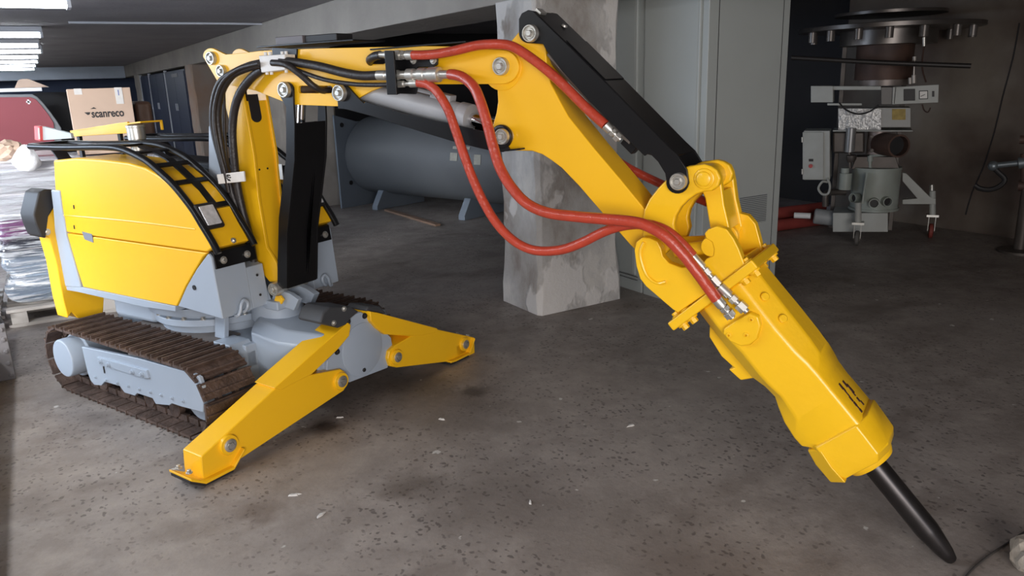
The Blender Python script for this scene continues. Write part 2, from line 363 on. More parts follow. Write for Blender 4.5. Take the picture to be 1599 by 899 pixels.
# ---- undercarriage
tw0, tw1 = -0.60, -0.33
TS0, TS1, TR = -0.84, 0.275, 0.165      # idler centres, radius of shoe line
TZ = 0.190
def track_path():
    L = TS1 - TS0; per = 2*L + 2*math.pi*TR
    def at(d):
        d %= per
        if d < L: return (TS0 + d, TZ + TR), (1, 0)
        d -= L
        if d < math.pi*TR:
            a = math.pi/2 - d/TR; return (TS1 + TR*math.cos(a), TZ + TR*math.sin(a)), (math.sin(a), -math.cos(a))
        d -= math.pi*TR
        if d < L: return (TS1 - d, TZ - TR), (-1, 0)
        d -= L; a = -math.pi/2 - d/TR
        return (TS0 + TR*math.cos(a), TZ + TR*math.sin(a)), (math.sin(a), -math.cos(a))
    return per, at
def make_track(sign):
    per, at = track_path(); n = 36; b = MB(); w0, w1 = sorted((sign*abs(tw0), sign*abs(tw1))); wc = (w0+w1)/2
    for k in range(n):
        (s, z), (ts, tz) = at(per*(k+0.3)/n); nrm = Vector((-tz, 0, ts)); t = Vector((ts, 0, tz)); p = per/n
        c = Vector((s, wc, z)) + nrm*0.004
        b.obox(c, t, (0, 1, 0), (p*0.46, (w1-w0)/2, 0.006))
        for q, h in ((-0.36, 0.014), (0.20, 0.010)):
            b.obox(c + t*p*q + nrm*(0.005+h/2), t, (0, 1, 0), (0.0045, (w1-w0)/2 - 0.002, h*0.75))
    tr = part(b, 'track', RUST, fr=U, bevel=0.0)
    b = MB()
    for k in range(n*1):
        for d_ in (-0.045, 0.045):
            (s, z), (ts, tz) = at(per*(k+0.8)/n); nrm = Vector((-tz, 0, ts)); t = Vector((ts, 0, tz))
            b.obox(Vector((s, wc+d_, z)) - nrm*0.022, t, (0, 1, 0), (per/n*0.40, 0.010, 0.016))
    b.build('track_chain', RUST, tr)
    b = MB()
    for s_ in (TS0, TS1): b.mark().cyl((s_, wc-0.055, TZ), (s_, wc+0.055, TZ), TR-0.045, n=30)
    b.build('idler_wheel', GREY, tr, bevel=0.006)
    for k in range(4):
        s_ = TS0 + 0.24 + 0.22*k
        MB().lathe((s_, wc-0.06, 0.085), (0, 1, 0), [(0.045, 0), (0.045, 0.03), (0.03, 0.032), (0.03, 0.088), (0.045, 0.09), (0.045, 0.12)], 20).build('road_roller', RUST, tr)
    return tr
trk = make_track(-1); make_track(1)
# side frame plate with scalloped lower edge
gp = [(127,541),(218,560),(300,583),(311,589),(316,604),(318,624),(317,644),(306,641),(283,635),(268,630),(264,633),(243,631),(238,622),(214,614),(210,618),(194,613),(187,603),(163,596),(158,602),(147,601),(141,594),(136,580)]
g = MB().prism(U.sz(gp, -0.585), -0.585, -0.565)
sf = part(g, 'track_guard', GREY, fr=U)
b = MB().prism(U.sz([(152,557),(230,578),(233,590),(226,590),(155,568)], -0.59), -0.595, -0.584)
b.build('slotted_plate', GREY, sf, bevel=0.002)
b = MB()
for (u, v) in ((158,564),(170,569),(207,580),(222,584)): b.hexbolt(U.w(u, v, -0.595), (0, -1, 0), 0.009, 0.014)
for k in range(9):
    q = U.w(150+17*k, 588+4.7*k, -0.585); b.hexbolt(q, (0, -1, 0), 0.006, 0.010)
b.build('guard_bolt', GREY, sf)
b = MB()
for (u, v) in ((163,577),): b.obox(U.w(u, v, -0.586), (0, 0, 1), (0, 1, 0), (0.018, 0.004, 0.003))
b.build('slot', BLKM, sf)
q = U.w(112, 562, -0.56)
b = MB().lathe((-0.80, -0.32, 0.205), (0, -1, 0), [(0.12, 0), (0.12, 0.2), (0.104, 0.205), (0.104, 0.285), (0.100, 0.293), (0.02, 0.295)], 36)
part(b, 'drive_motor', GREY, fr=U)
part(MB().lathe((-0.80, 0.32, 0.205), (0, 1, 0), [(0.12, 0), (0.12, 0.2), (0.104, 0.205), (0.104, 0.285), (0.100, 0.293)], 36), 'drive_motor', GREY, fr=U)
part(MB().prism(U.sz(gp, -0.585), 0.565, 0.585), 'track_guard', GREY, fr=U)
# chassis
b = MB()
b.box(-0.86, 0.30, -0.26, 0.26, 0.16, 0.36)
for s_ in (-1, 1):   # cross members sloping to the tracks
    b.box(-0.50, 0.16, min(s_*0.24, s_*0.325), max(s_*0.24, s_*0.325), 0.29, 0.345)
    b.prism([(0.13, 0.375), (0.26, 0.375), (0.30, 0.33), (0.30, 0.24), (0.13, 0.24)], min(s_*0.20, s_*0.322), max(s_*0.20, s_*0.322))
ch = part(b, 'chassis', GREY, fr=U, bevel=0.008)
for s_ in (-1, 1): MB().box(-0.54, 0.13, min(s_*0.16, s_*0.324), max(s_*0.16, s_*0.324), 0.361, 0.369).build('deck_plate', mat('dusty_deck', (0.17, 0.15, 0.14), .7, noise=.5, scale=9), ch, bevel=0.001)
# sloping nose that carries the outriggers
rings = []
for s_, hw, z0, z1 in ((0.22, 0.15, 0.17, 0.47), (0.27, 0.20, 0.14, 0.455), (0.45, 0.19, 0.12, 0.43), (0.66, 0.13, 0.14, 0.42)):
    rings.append([(s_, -hw, z0), (s_, hw, z0), (s_, hw, z1-0.05), (s_, hw-0.06, z1), (s_, -hw+0.06, z1), (s_, -hw, z1-0.05)])
part(MB().loft(rings), 'nose_frame', GREY, fr=U, bevel=0.012)
part(MB().prism([(0.02, 0.17), (0.10, 0.17), (0.17, 0.50), (0.09, 0.50)], -0.262, -0.235), 'gusset_plate', GREY, fr=U)
# turret ring
b = MB().lathe((-0.22, 0, 0.36), (0, 0, 1), [(0.30, 0), (0.30, 0.045), (0.335, 0.05), (0.335, 0.085), (0.31, 0.09), (0.31, 0.105), (0.36, 0.11), (0.38, 0.155)], 48)
tr_ = part(b, 'slewing_ring', GREY, fr=A)
b = MB()
for k in range(20):
    a = 2*math.pi*k/20; b.hexbolt((-0.22+0.322*math.cos(a), 0.322*math.sin(a), 0.445), (0, 0, 1), 0.010, 0.018)
b.build('ring_bolt', ZINC, tr_)
# front plate of the outrigger carrier
SO = 0.70
fpp = [(549,497),(556,490),(564,487),(571,491),(576,500),(579,511),(585,520),(592,513),(603,519),(611,527),(613,540),(607,556),(606,574),(546,597),(519,586),(510,578),(511,563),(528,545),(541,522)]
pts = U.wz(fpp, SO-0.02)
b = MB().prism(pts, SO-0.06, SO-0.02, 's')
fp = part(b, 'outrigger_bracket', GREY, fr=U)
b = MB().prism(pts, SO-0.20, SO-0.17, 's'); c = U.s(566, 545, SO-0.02)
b.cyl((SO-0.2, c.y, c.z), (SO-0.03, c.y, c.z), 0.10)
b.build('carrier_web', GREY, fp, bevel=0.004)
b = MB()
b.lathe((SO-0.02, c.y, c.z), (1, 0, 0), [(0.135, -0.01), (0.135, 0.003), (0.13, 0.005)], 48)
b.build('round_cover', GREY, fp, bevel=0.001)
b = MB()
for (u, v) in ((569,493),(543,502),(526,549),(591,514),(567,577)): b.hexbolt(U.s(u, v, SO-0.02), (1, 0, 0), 0.010, 0.012)
b.build('cover_bolt', BLKM, fp)
part(MB().prism([(-0.16,0.20),(0.20,0.20),(0.16,0.40),(-0.10,0.40)], SO-0.17, SO-0.05, 's'), 'carrier_core', BLKM, fr=U)

def outrigger(front, topstep, depth, pins, foot, covers, label=None):
    b = MB().prism(U.wz(front, SO), SO-depth, SO, 's')
    leg = part(b, 'outrigger_leg', YEL, fr=U, bevel=0.006)
    b = MB().prism(U.wz(topstep, SO+0.004), SO-depth-0.006, SO+0.005, 's')
    b.build('reinforced_sleeve', YEL, leg, bevel=0.004)
    for (u, v, r) in pins:
        c = U.s(u, v, SO+0.004); b = MB()
        b.lathe(c, (1, 0, 0), [(r*1.55, -0.01), (r*1.55, 0.006), (r*1.45, 0.010), (r*1.1, 0.010)], 30).build('boss_ring', YEL, leg)
        b = MB().lathe(c, (1, 0, 0), [(r, 0.0), (r, 0.016), (r*0.7, 0.020), (r*0.62, 0.020), (r*0.55, 0.014)], 30)
        b.lathe(c, (1, 0, 0), [(r*0.48, 0.01), (r*0.48, 0.024)], 6); b.build('pivot_pin', ZINC, leg)
    return leg
legA = [(285+29,713),(428,608),(545,503),(548,508),(545,524),(528,545),(487,584.5),(532,576),(539,580),(544,588),(544,598),(537,610),(371,720),(362,726),(358,735),(357,744),(318,752),(316,740)]
sleeveA = [(428,606),(543,503.5),(548,507),(545.5,524),(528,545),(487,584),(455,600),(440,609)]
la = outrigger(legA, sleeveA, 0.13, ((532,594.5,0.028),(357,694,0.028)), None, None)
legB = [(578,487),(590,489),(683,514),(741,526.5),(742,556),(734,560.5),(620,574),(610,572),(606,560),(608,548),(616,540),(641,525),(600,522),(587,512),(579,502)]
sleeveB = [(578,486),(590,488),(683,512.5),(683,518),(660,523.5),(641,524),(600,521),(587,511),(579,501)]
lb = outrigger(legB, sleeveB, 0.13, ((619,557,0.026),(725,537,0.026)), None, None)
# feet: bent yellow shoe plates with dark pads
def shoe(px, s0, s1, parent, padpx):
    w_z = U.wz(px, (s0+s1)/2)
    n = len(w_z); up = [(w, z + 0.012) for w, z in w_z]
    o = MB().prism(w_z + up[::-1], s0, s1, 's').build('foot_plate', YEL, parent, bevel=0.003)
    pz = [w_z[i] for i in padpx]; MB().prism([(w, z-0.002) for w, z in pz] + [(w, z-0.016) for w, z in pz[::-1]], s0+0.01, s1-0.01, 's').build('rubber_pad', RUBBER, o, bevel=0.002)
    b = MB(); q = w_z[0]; b.hexbolt(((s0+s1)/2, q[0]+0.015, q[1]+0.012), (0, 0, 1), 0.009, 0.014); q = w_z[-1]; b.hexbolt(((s0+s1)/2, q[0]-0.015, q[1]+0.012), (0, 0, 1), 0.009, 0.014)
    b.build('shoe_bolt', ZINC, o); return o
def shoe_wz(wz, s0, s1, parent):
    up = [(w, z + 0.012) for w, z in wz]
    o = MB().prism(wz + up[::-1], s0, s1, 's').build('foot_plate', YEL, parent, bevel=0.003)
    MB().prism([(w, z-0.001) for w, z in wz[:3]] + [(w, z-0.014) for w, z in wz[:3][::-1]], s0+0.01, s1-0.01, 's').build('rubber_pad', RUBBER, o, bevel=0.002)
    b = MB()
    for q, d in ((wz[0], 0.02), (wz[-1], -0.02)):
        for ss in (s0+0.04, s1-0.04): b.hexbolt((ss, q[0]+d, q[1]+0.018), (0, 0, 1), 0.009, 0.014)
    b.build('shoe_bolt', ZINC, o); return o
shoe_wz([(-0.872, 0.052), (-0.81, 0.012), (-0.675, 0.015), (-0.615, 0.075)], 0.57, 0.725, la)
shoe_wz([(0.755, 0.020), (0.80, 0.015), (0.93, 0.015), (0.985, 0.09)], 0.57, 0.725, lb)
MB().box(0.585, 0.69, -0.79, -0.70, 0.02, 0.11).build('foot_block', YEL, la, bevel=0.01)
MB().box(0.575, 0.70, 0.83, 0.93, 0.02, 0.10).build('foot_block', YEL, lb, bevel=0.01)
# dark covers over the upper leg joints
cvA = [(488,515),(493,490),(505,474),(552,474),(556,482),(545,495),(541,507),(528,513),(500,504)]
def cover(px, s0, s1, parent, bolts):
    pts = U.wz(px, (s0+s1)/2); o = MB().prism(pts, s0, s1, 's').build('joint_cover', BLKM, parent, bevel=0.01)
    b = MB()
    for u, v in bolts: b.hexbolt(U.s(u, v, s1), (1, 0, 0), 0.009, 0.01)
    b.build('cover_bolt', ZINC, o)
pz = U.wz([(497,505),(503,487),(512,478),(545,478),(560,486),(546,497),(539,507),(527,512)], SO)
cvr = MB().prism(pz, SO-0.15, SO+0.01, 's').build('joint_cover', mat('charcoal_cover', (0.045, 0.047, 0.052), 0.55), la, bevel=0.012)
b = MB()
for u, v in ((521,504),(537,482)): b.hexbolt(U.s(u, v, SO+0.01), (1, 0, 0), 0.009, 0.01)
b.build('cover_bolt', ZINC, cvr)
pz = U.wz([(562,484),(566,476),(585,476),(596,488),(590,489),(578,486)], SO-0.05)
MB().prism(pz, SO-0.15, SO-0.01, 's').build('joint_cover', MATS['charcoal_cover'], lb, bevel=0.01)
# rear outrigger, folded up behind the body
ro = [(67,356),(70,340),(81,320),(95,322),(100,345),(100,400),(120,452),(163,462),(161,495),(122,497),(112,488),(106,497),(98,466),(88,410),(77,372),(69,366)]
b = MB().prism(U.wz(ro, -0.98), -1.10, -0.98, 's'); rl = part(b, 'rear_outrigger_leg', YEL, fr=U, bevel=0.006)
b = MB().prism(U.wz([(48,335),(56,300),(66,295),(84,296),(84,318),(72,338),(68,372),(60,368),(52,350)], -1.0), -1.13, -0.97, 's'); b.build('joint_cover', BLKM, rl, bevel=0.01)
b = MB(); b.hexbolt(U.s(73, 362, -0.98), (1, 0, 0), 0.012, 0.015); b.build('pivot_pin', ZINC, rl)
b = MB().prism([(-w, z) for w, z in U.wz(ro, -0.98)], -1.10, -0.98, 's'); part(b, 'rear_outrigger_leg', YEL, fr=U, bevel=0.006)
part(MB().cyl((-1.06, -0.40, 0.95), (-1.06, -0.30, 0.40), 0.045), 'rear_outrigger_cylinder', GREY, fr=U)

# ---- superstructure
HW = 0.385
def mir(a, b): return (-b, -a)
hood = [(83,250),(118,246.5),(160,249),(200,254),(227,262),(254,278),(280,302),(302,331),(320,366),(331,388),(323,394),(104,363),(88,340)]
low = [(104,364),(323,395),(316,401),(305,419),(289,447),(275,478),(205,464),(129,448),(117,412),(108,385)]
hz = A.sz(hood, -HW); lz_ = A.sz(low, -HW)
bmpP = [(323.5,396),(328.5,402),(347,499),(276.5,478.5),(290,448),(306,420)]
bz = A.sz(bmpP, -HW)
HI = 0.165
for sg in (-1, 1):
    def ww(a, b): return (sg*b, sg*a) if sg < 0 else (a, b)
    if sg > 0:
        hz = A.sz([(262,288),(280,302),(302,331),(320,366),(331,388),(323,394),(240,380),(236,330)], -HW)
        eb_ = MB().prism(A.sz([(95,262),(225,276),(245,290),(300,372),(110,362)], -HW), HI, HW-0.02); part(eb_, 'open_engine_bay', BLKM, bevel=0.02)
    h = part(MB().prism(hz, *ww(HI, HW)), 'engine_hood', YEL, bevel=0.010, seg=3)
    MB().prism(lz_, *ww(HI, HW-0.002)).build('lower_panel', YEL, h, bevel=0.005)
    hin = [(x*0.985 - 0.006 + 0.03*(sg > 0)*0, (z-0.9)*0.965 + 0.885) for x, z in hz]; lin = [(x*0.985 - 0.006, z) for x, z in lz_]
    bay = MB().prism(hin, *ww(HI-0.012, HI-0.0005)).build('engine_bay_lining', BLKM, h)
    MB().prism(lin, *ww(HI-0.012, HI-0.0005)).build('engine_bay_lining', BLKM, h)
    # front housing below the hood
    bh = part(MB().prism(bz, *ww(0.20, HW-0.003)), 'front_bumper', GREY, bevel=0.006)
    zt = max(z for s, z in bz); s1 = max(s for s, z in bz); zb = min(z for s, z in bz if s > s1-0.03)
    MB().prism([(s1-0.20, zb+0.03), (s1-0.002, zb+0.002), (s1-0.020, zb+0.205), (s1-0.20, zb+0.24)], *ww(0.10, 0.201)).build('inner_step', GREY, bh, bevel=0.004)
    # black plate with two bolts holding the roll bar
    bl = MB().prism([(s1-0.026, zt-0.075), (s1-0.012, zt-0.075), (s1-0.022, zt+0.004), (s1-0.05, zt+0.012), (s1-0.06, zt-0.002)], *ww(0.135, HW-0.015)).build('bar_mount', BLK, bh, bevel=0.003)
    b = MB()
    for wv in (0.19, 0.325): b.hexbolt((s1-0.014, sg*wv, zt-0.04), (1, 0, 0.15), 0.012, 0.014)
    b.build('mount_bolt', ZINC, bl)
    b = MB()
    for (s_, wv, z_) in ((s1-0.004, 0.155, zb+0.16), (s1-0.004, 0.15, zb+0.06)): b.lathe((s_, sg*wv, z_), (1, 0, 0), [(0.006, 0), (0.006, 0.004)], 12)
    b.lathe((A.w(303,449,-HW).x, sg*HW, A.w(303,449,-HW).z), (0, sg, 0), [(0.012, -0.004), (0.012, 0.0015)], 16)
    b.build('drain_hole', BLKM, bh)
    # lifting loop
    c = Vector((s1+0.004, sg*0.285, zb+0.032)); b = MB()
    ring = [c + Vector((0.004, sg*0.055, -0.055)), c + Vector((0.012, sg*0.03, -0.052)), c + Vector((0.02, sg*0.012, -0.02)), c + Vector((0.022, 0, 0.02)), c + Vector((0.02, -sg*0.03, 0.052)),
            c + Vector((0.02, -sg*0.06, 0.035)), c + Vector((0.02, -sg*0.06, 0.0)), c + Vector((0.018, -sg*0.04, -0.03)), c + Vector((0.010, -sg*0.015, -0.04))]
    ring = [c + (p - c)*0.62 for p in ring]
    b.tube(ring, 0.0085, 10).build('lifting_loop', GREY, bh)
    # headlight in the curved front
    hl = Vector(A.w(316, 350, -HW)); fr_s = hl.x
    e0 = A.w(300, 326, -HW); e1 = A.w(316, 357, -HW); nrm = Vector((e1.z - e0.z, 0, -(e1.x - e0.x))); nrm = -nrm if nrm.x < 0 else nrm; nrm.normalize(); tng = Vector((e0.x-e1.x, 0, e0.z-e1.z)).normalized()
    cen = (Vector((e0.x, 0, e0.z)) + Vector((e1.x, 0, e1.z)))/2 + Vector((0, sg*0.325, 0))
    hb = MB().obox(cen + nrm*0.006, tng, (0, 1, 0), (0.066, 0.054, 0.012)).build('headlight', BLKM, h, bevel=0.012, seg=3)
    MB().obox(cen + nrm*0.012, tng, (0, 1, 0), (0.050, 0.040, 0.010)).build('lens', GLASS, hb, bevel=0.006)
    b = MB(); 
    for u, v in ((331, 384),): q = A.w(u, v, -HW); b.hexbolt((q.x-0.01, sg*0.26, q.z+0.0), nrm, 0.009, 0.012)
    b.build('hood_bolt', ZINC, h)
    # side details of the hood: two small holes, lock recess, pressed crease
    if sg < 0:
        b = MB()
        for u, v in ((115.5, 323), (116, 354.5)): b.mark().obox(A.w(u, v, -HW-0.001), (0.1, 0, 1), (0, 1, 0), (0.010, 0.002, 0.004))
        b.build('fixing_hole', BLKM, h)
    q0, q1 = A.w(128, 361, -HW), A.w(146, 379, -HW)
    b = MB().prism([(q0.x, q0.z), (q1.x, q0.z-0.008), (q1.x, q1.z), (q0.x+0.012, q1.z+0.012)], *ww(HW-0.004, HW+0.002)); b.build('lock_recess', mat('lock_grey', (0.20, 0.22, 0.27), 0.5), h, bevel=0.002)
    cp = [A.w(u, v, -HW) for u, v in ((98, 336), (200, 345), (305, 358))]
    MB().tube([(p.x, sg*(HW-0.0025), p.z) for p in cp], 0.0055, 8).build('pressed_crease', YEL, h)
    # grey strip at the rear edge and the sill below the panels
    fs = A.sz([(80,296),(93.5,297),(97,325),(101,345),(104,367),(117,412),(127,449),(98,447),(93,422),(87,380),(84,330)], -HW-0.004)
    rb = part(MB().prism(fs, *ww(0.10, HW+0.008)), 'counterweight', GREY, bevel=0.008)
    ss = A.sz([(98,447),(129,448),(275,478),(275,486),(225,479),(120,455),(100,452)], -HW)
    part(MB().prism(ss, *ww(0.02, HW+0.004)), 'sill', GREY, bevel=0.003)
    # roll bars: two bent tubes joined by flat rungs
    outer = [(47,228.5),(100,230),(160,229.5),(187,232),(208,240),(230,252),(250,269),(272,290),(299,324),(315,350),(332,378),(341,396)]
    out_l = [A.w(u, v, -HW+0.008) for u, v in outer]
    def bar(off): return [(p.x, sg*(HW-0.008-off), p.z) for p in out_l]
    rbb = MB().tube(bar(0), 0.0165, 14).build('roll_bar', BLK, bot, A)
    MB().tube(bar(0.205), 0.0165, 14).build('inner_tube', BLK, rbb)
    p0 = out_l[0]
    MB().tube([(p0.x+0.012, sg*(HW-0.008), p0.z), (p0.x-0.004, sg*(HW-0.04), p0.z), (p0.x-0.004, sg*(HW-0.18), p0.z), (p0.x+0.012, sg*(HW-0.213), p0.z)], 0.0165, 12).build('end_tube', BLK, rbb)
    def midp(i, t): return out_l[i].lerp(out_l[i+1], t)
    for i, t, hw_ in ((0, .9, .008), (2, .2, .008), (3, .9, .014), (5, .45, .014), (6, .85, .014), (8, .15, .018)):
        q = midp(i, t); d = (out_l[i+1] - out_l[i]).normalized()
        MB().obox((q.x, sg*(HW-0.008-0.102), q.z), (d.x, 0, d.z), (0, 1, 0), (hw_, 0.095, 0.005)).build('rung', BLK, rbb, bevel=0.002)
    # centre strip between the tubes along the curve
    cs = [(p.x, p.z) for p in out_l[3:9]]
    b = MB()
    for (a0, a1), (b0, b1) in zip(cs, cs[1:]):
        b.obox(((a0+b0)/2, sg*(HW-0.008-0.115), (a1+b1)/2), (b0-a0, 0, b1-a1), (0, 1, 0), (math.hypot(b0-a0, b1-a1)/2+0.002, 0.020, 0.004))
    b.build('centre_strip', BLK, rbb)
    # rear stay
    q0 = A.w(78, 236, -HW+0.03); q1 = A.w(88, 250, -HW+0.03)
    MB().obox(((q0.x+q1.x)/2+0.01, sg*(HW-0.08), (q0.z+q1.z)/2-0.02), (q1.x-q0.x, 0, q1.z-q0.z), (0, 1, 0), (0.075, 0.035, 0.004)).build('stay', BLKM, rbb)
# middle: deck, tower and arm foot
b = MB().box(-0.90, 0.05, -0.24, 0.24, 0.52, 0.62); b.box(-0.92, -0.45, -HI-0.005, HI+0.005, 0.60, 1.10)
part(b, 'upper_deck', GREY, bevel=0.01)
part(MB().box(-0.76, -0.40, -0.29, 0.29, 0.375, 0.528), 'rear_housing', GREY, bevel=0.03)
tw = [(331,196),(344,196),(352,250),(366,330),(392,392),(410,425),(425,470),(395,476),(345,470),(331,330)]
t2 = A.sz(tw, -0.085)
for s_ in (-0.105, 0.085): part(MB().prism(t2, s_, s_+0.02), 'arm_tower', GREY, bevel=0.004)
b = MB().lathe((0.22, 0, 0.42), (0, 0, 1), [(0.13, 0), (0.13, 0.09), (0.10, 0.12)], 30); b.box(0.02, 0.36, -0.12, 0.12, 0.50, 0.545)
part(b, 'slew_housing', GREY, bevel=0.008)
b = MB().prism([(0.26, 0.52), (0.42, 0.50), (0.46, 0.56), (0.40, 0.585), (0.30, 0.60)], 0.03, 0.07); b.prism([(0.26, 0.52), (0.42, 0.50), (0.46, 0.56), (0.40, 0.585), (0.30, 0.60)], -0.075, -0.045)
part(b, 'arm_foot', GREY, bevel=0.004)
b = MB().prism([(0.31, 0.535), (0.36, 0.53), (0.38, 0.555), (0.36, 0.575), (0.33, 0.57)], -0.10, -0.085)
part(b, 'foot_lug', YEL, bevel=0.003)
# rear top: open yellow channel, round steel cap, grey panel with red edge
ys = -0.10
q = [A.w(u, v, ys) for u, v in ((109,204),(184,192),(199,190),(199,208),(113,213.5))]
b = MB().prism([(p.x, p.z) for p in q], ys, ys+0.012)
top = [A.w(u, v, ys) for u, v in ((109,204),(184,192),(219,190))]
b.prism([(top[0].x, top[0].z), (top[2].x, top[2].z+0.002), (top[2].x, top[2].z-0.006), (top[0].x, top[0].z-0.008)], ys, ys+0.13)
b.prism([(top[2].x-0.012, top[2].z), (top[2].x, top[2].z), (top[2].x, top[2].z-0.05), (top[2].x-0.012, top[2].z-0.05)], ys+0.118, ys+0.13)
yc = part(b, 'yellow_cover_channel', YEL, bevel=0.002)
b = MB()
for x_ in (top[0].x+0.05, top[1].x-0.03): b.mark().box(x_-0.012, x_+0.012, ys+0.012, ys+0.03, 1.13, top[0].z-0.01)
b.build('cover_strut', BLKM, yc)
c = A.w(215, 222, -0.12)
b = MB().lathe((c.x, c.y, c.z-0.13), (0, 0, 1), [(0.036, 0), (0.036, 0.14), (0.044, 0.145), (0.044, 0.205), (0.047, 0.207), (0.047, 0.216), (0.042, 0.218)], 32)
part(b, 'steel_filter_cap', ZINC, bevel=0.0)
part(MB().box(-0.90, -0.1, -0.10, 0.16, 1.08, 1.14), 'engine_bay_cover', BLKM, bevel=0.01)
q = [A.w(u, v, -0.33) for u, v in ((65,197),(110,208),(112,216),(66,219))]
gp_ = part(MB().prism([(p.x, p.z) for p in q], -0.33, -0.315), 'grey_panel', mat('pale_grey', (0.42, 0.45, 0.45), 0.5), bevel=0.002)
q = [A.w(u, v, -0.331) for u, v in ((57,196),(66,197),(67,220),(58,218))]
MB().prism([(p.x, p.z) for p in q], -0.345, -0.312).build('red_edge', mat('red_plastic', (0.75, 0.10, 0.10), 0.5), gp_, bevel=0.004)
q = [A.w(u, v, -0.3455) for u, v in ((60,200),(61.5,200),(62.5,217),(61,217))]
MB().prism([(p.x, p.z) for p in q], -0.348, -0.344).build('white_stripe', WHITE, gp_)

# ---- arm section one: the column
col = [(347,128),(352,165),(360,200),(368,250),(378,320),(390,378),(404,420),(421,440),(434,440),(433,420),(431,410),(416,386),(403,308),(396,242),(384,175),(378,138),(366,118)]
cp_ = A.sz(col, -0.075)
b = MB().prism(cp_, -0.075, -0.060); b.prism(cp_, 0.060, 0.075)
c1 = part(b, 'arm_column', YEL, bevel=0.003)
front = [A.w(u, v, -0.06) for u, v in ((382,158),(396,242),(403,308),(416,386),(431,411),(434,440))]
def ribbon(mb, pts, w0, w1, t):      # bent plate that follows a line in the side view
    P = [Vector((p[0], 0, p[1])) for p in pts]; out = []
    for i, p in enumerate(P):
        d = (P[min(i+1, len(P)-1)] - P[max(i-1, 0)]).normalized(); n = Vector((-d.z, 0, d.x)); out.append(p + n*t)
    poly = [(p.x, p.z) for p in P] + [(p.x, p.z) for p in out[::-1]]
    return mb.prism(poly, w0, w1)
fl = [(p.x-0.004, p.z) for p in front]
b = MB(); ribbon(b, fl, -0.061, 0.061, 0.010)
b.build('front_plate', YEL, c1, bevel=0.002)
b = MB(); ribbon(b, [(p.x+0.002, p.z) for p in front[0:5]], 0.028, 0.040, -0.008)
b.build('weld_strip', YEL, c1, bevel=0.003)
back = [A.w(u, v, -0.06) for u, v in ((354,165),(362,200),(370,250),(380,320),(392,378),(406,420))]
b = MB(); ribbon(b, [(p.x+0.012, p.z) for p in back], -0.061, 0.061, -0.01); b.build('back_plate', YEL, c1)
# dark slot in the front plate (sunken pocket with rounded end)
f0, f1 = front[0], front[1]
def fp_pt(t, w): q = f0.lerp(f1, t); return Vector((q.x+0.004, w, q.z))
slot = [fp_pt(-0.12, -0.045), fp_pt(0.25, -0.043)] + [fp_pt(0.30 + 0.10*math.sin(R(a)), -0.012 - 0.031*math.cos(R(a))) for a in range(0, 181, 20)] + [fp_pt(0.25, 0.019), fp_pt(-0.12, 0.017)]
b = MB(); vs = [b.b.verts.new(p + Vector((0.004, 0, 0))) for p in slot]; vs2 = [b.b.verts.new(p + Vector((-0.004, 0, 0))) for p in slot]
b.b.faces.new(vs); b.b.faces.new(vs2[::-1])
for i in range(len(vs)): b.b.faces.new((vs[i], vs[(i+1) % len(vs)], vs2[(i+1) % len(vs)], vs2[i]))
b.build('slot_opening', BLKM, c1)
b = MB()
for u, v in ((405,263),(419,261)):
    p = f1.lerp(front[2], 0.35); b.mark().cyl((p.x, -0.04 if u == 405 else 0.01, p.z), (p.x+0.008, -0.04 if u == 405 else 0.01, p.z), 0.005, n=10)
b.build('threaded_hole', BLKM, c1)

# ---- lift cylinder with folded black guard, in front of the column
ea = arc(445, 140, 12.5, 180, 360, 10)
gl = ea + [(458,161),(460,193),(460,250),(454,310),(448,366),(448,450),(441,451),(433,444),(433,420),(434,380),(435,340),(442,280),(446.5,242),(446.5,167),(438,152)]
g_ = A.sz(gl, -0.108)
b = MB().prism(g_, -0.108, -0.098); b.prism(g_, 0.085, 0.095)
lc = part(b, 'lift_cylinder_guard', BLK, bevel=0.002)
fr_ = [A.w(u, v, -0.10) for u, v in ((459.5,192),(459.5,250),(454,310),(448.5,366),(448.5,450))]
b = MB(); ribbon(b, [(p.x-0.002, p.z) for p in fr_], -0.104, 0.090, 0.007); b.build('guard_front', BLK, lc, bevel=0.002)
b = MB(); ribbon(b, [(p.x+0.004, p.z) for p in fr_[0:5]], 0.02, 0.032, -0.004); b.build('guard_crease', BLK, lc, bevel=0.002)
tp_, bp_ = A.w(445, 140, -0.1), A.w(429, 451, -0.1)
ax = Vector((bp_.x-tp_.x+0.03, 0, bp_.z-tp_.z)); 
b = MB().cyl((tp_.x+0.02, -0.02, tp_.z-0.02), Vector((tp_.x+0.02, -0.02, tp_.z)) + ax*0.5, 0.019, n=20); b.build('piston_rod', CHROME, lc)
b = MB().cyl(Vector((tp_.x+0.01, -0.01, tp_.z)) + ax*0.28, Vector((tp_.x-0.0, -0.01, tp_.z)) + ax*0.97, 0.040, n=24); b.build('cylinder_barrel', BLKM, lc)
pin(445, 140, -0.113, 0.034, lc, both=0.20); pin(429, 451, -0.113, 0.033, lc, both=0.20)
b = MB().obox(A.w(436, 268, -0.1085)+Vector((0.012,0,0)), (0.02, 0, 1), (1, 0, 0), (0.035, 0.010, 0.0015)); b.build('rating_plate', ZINC, lc)

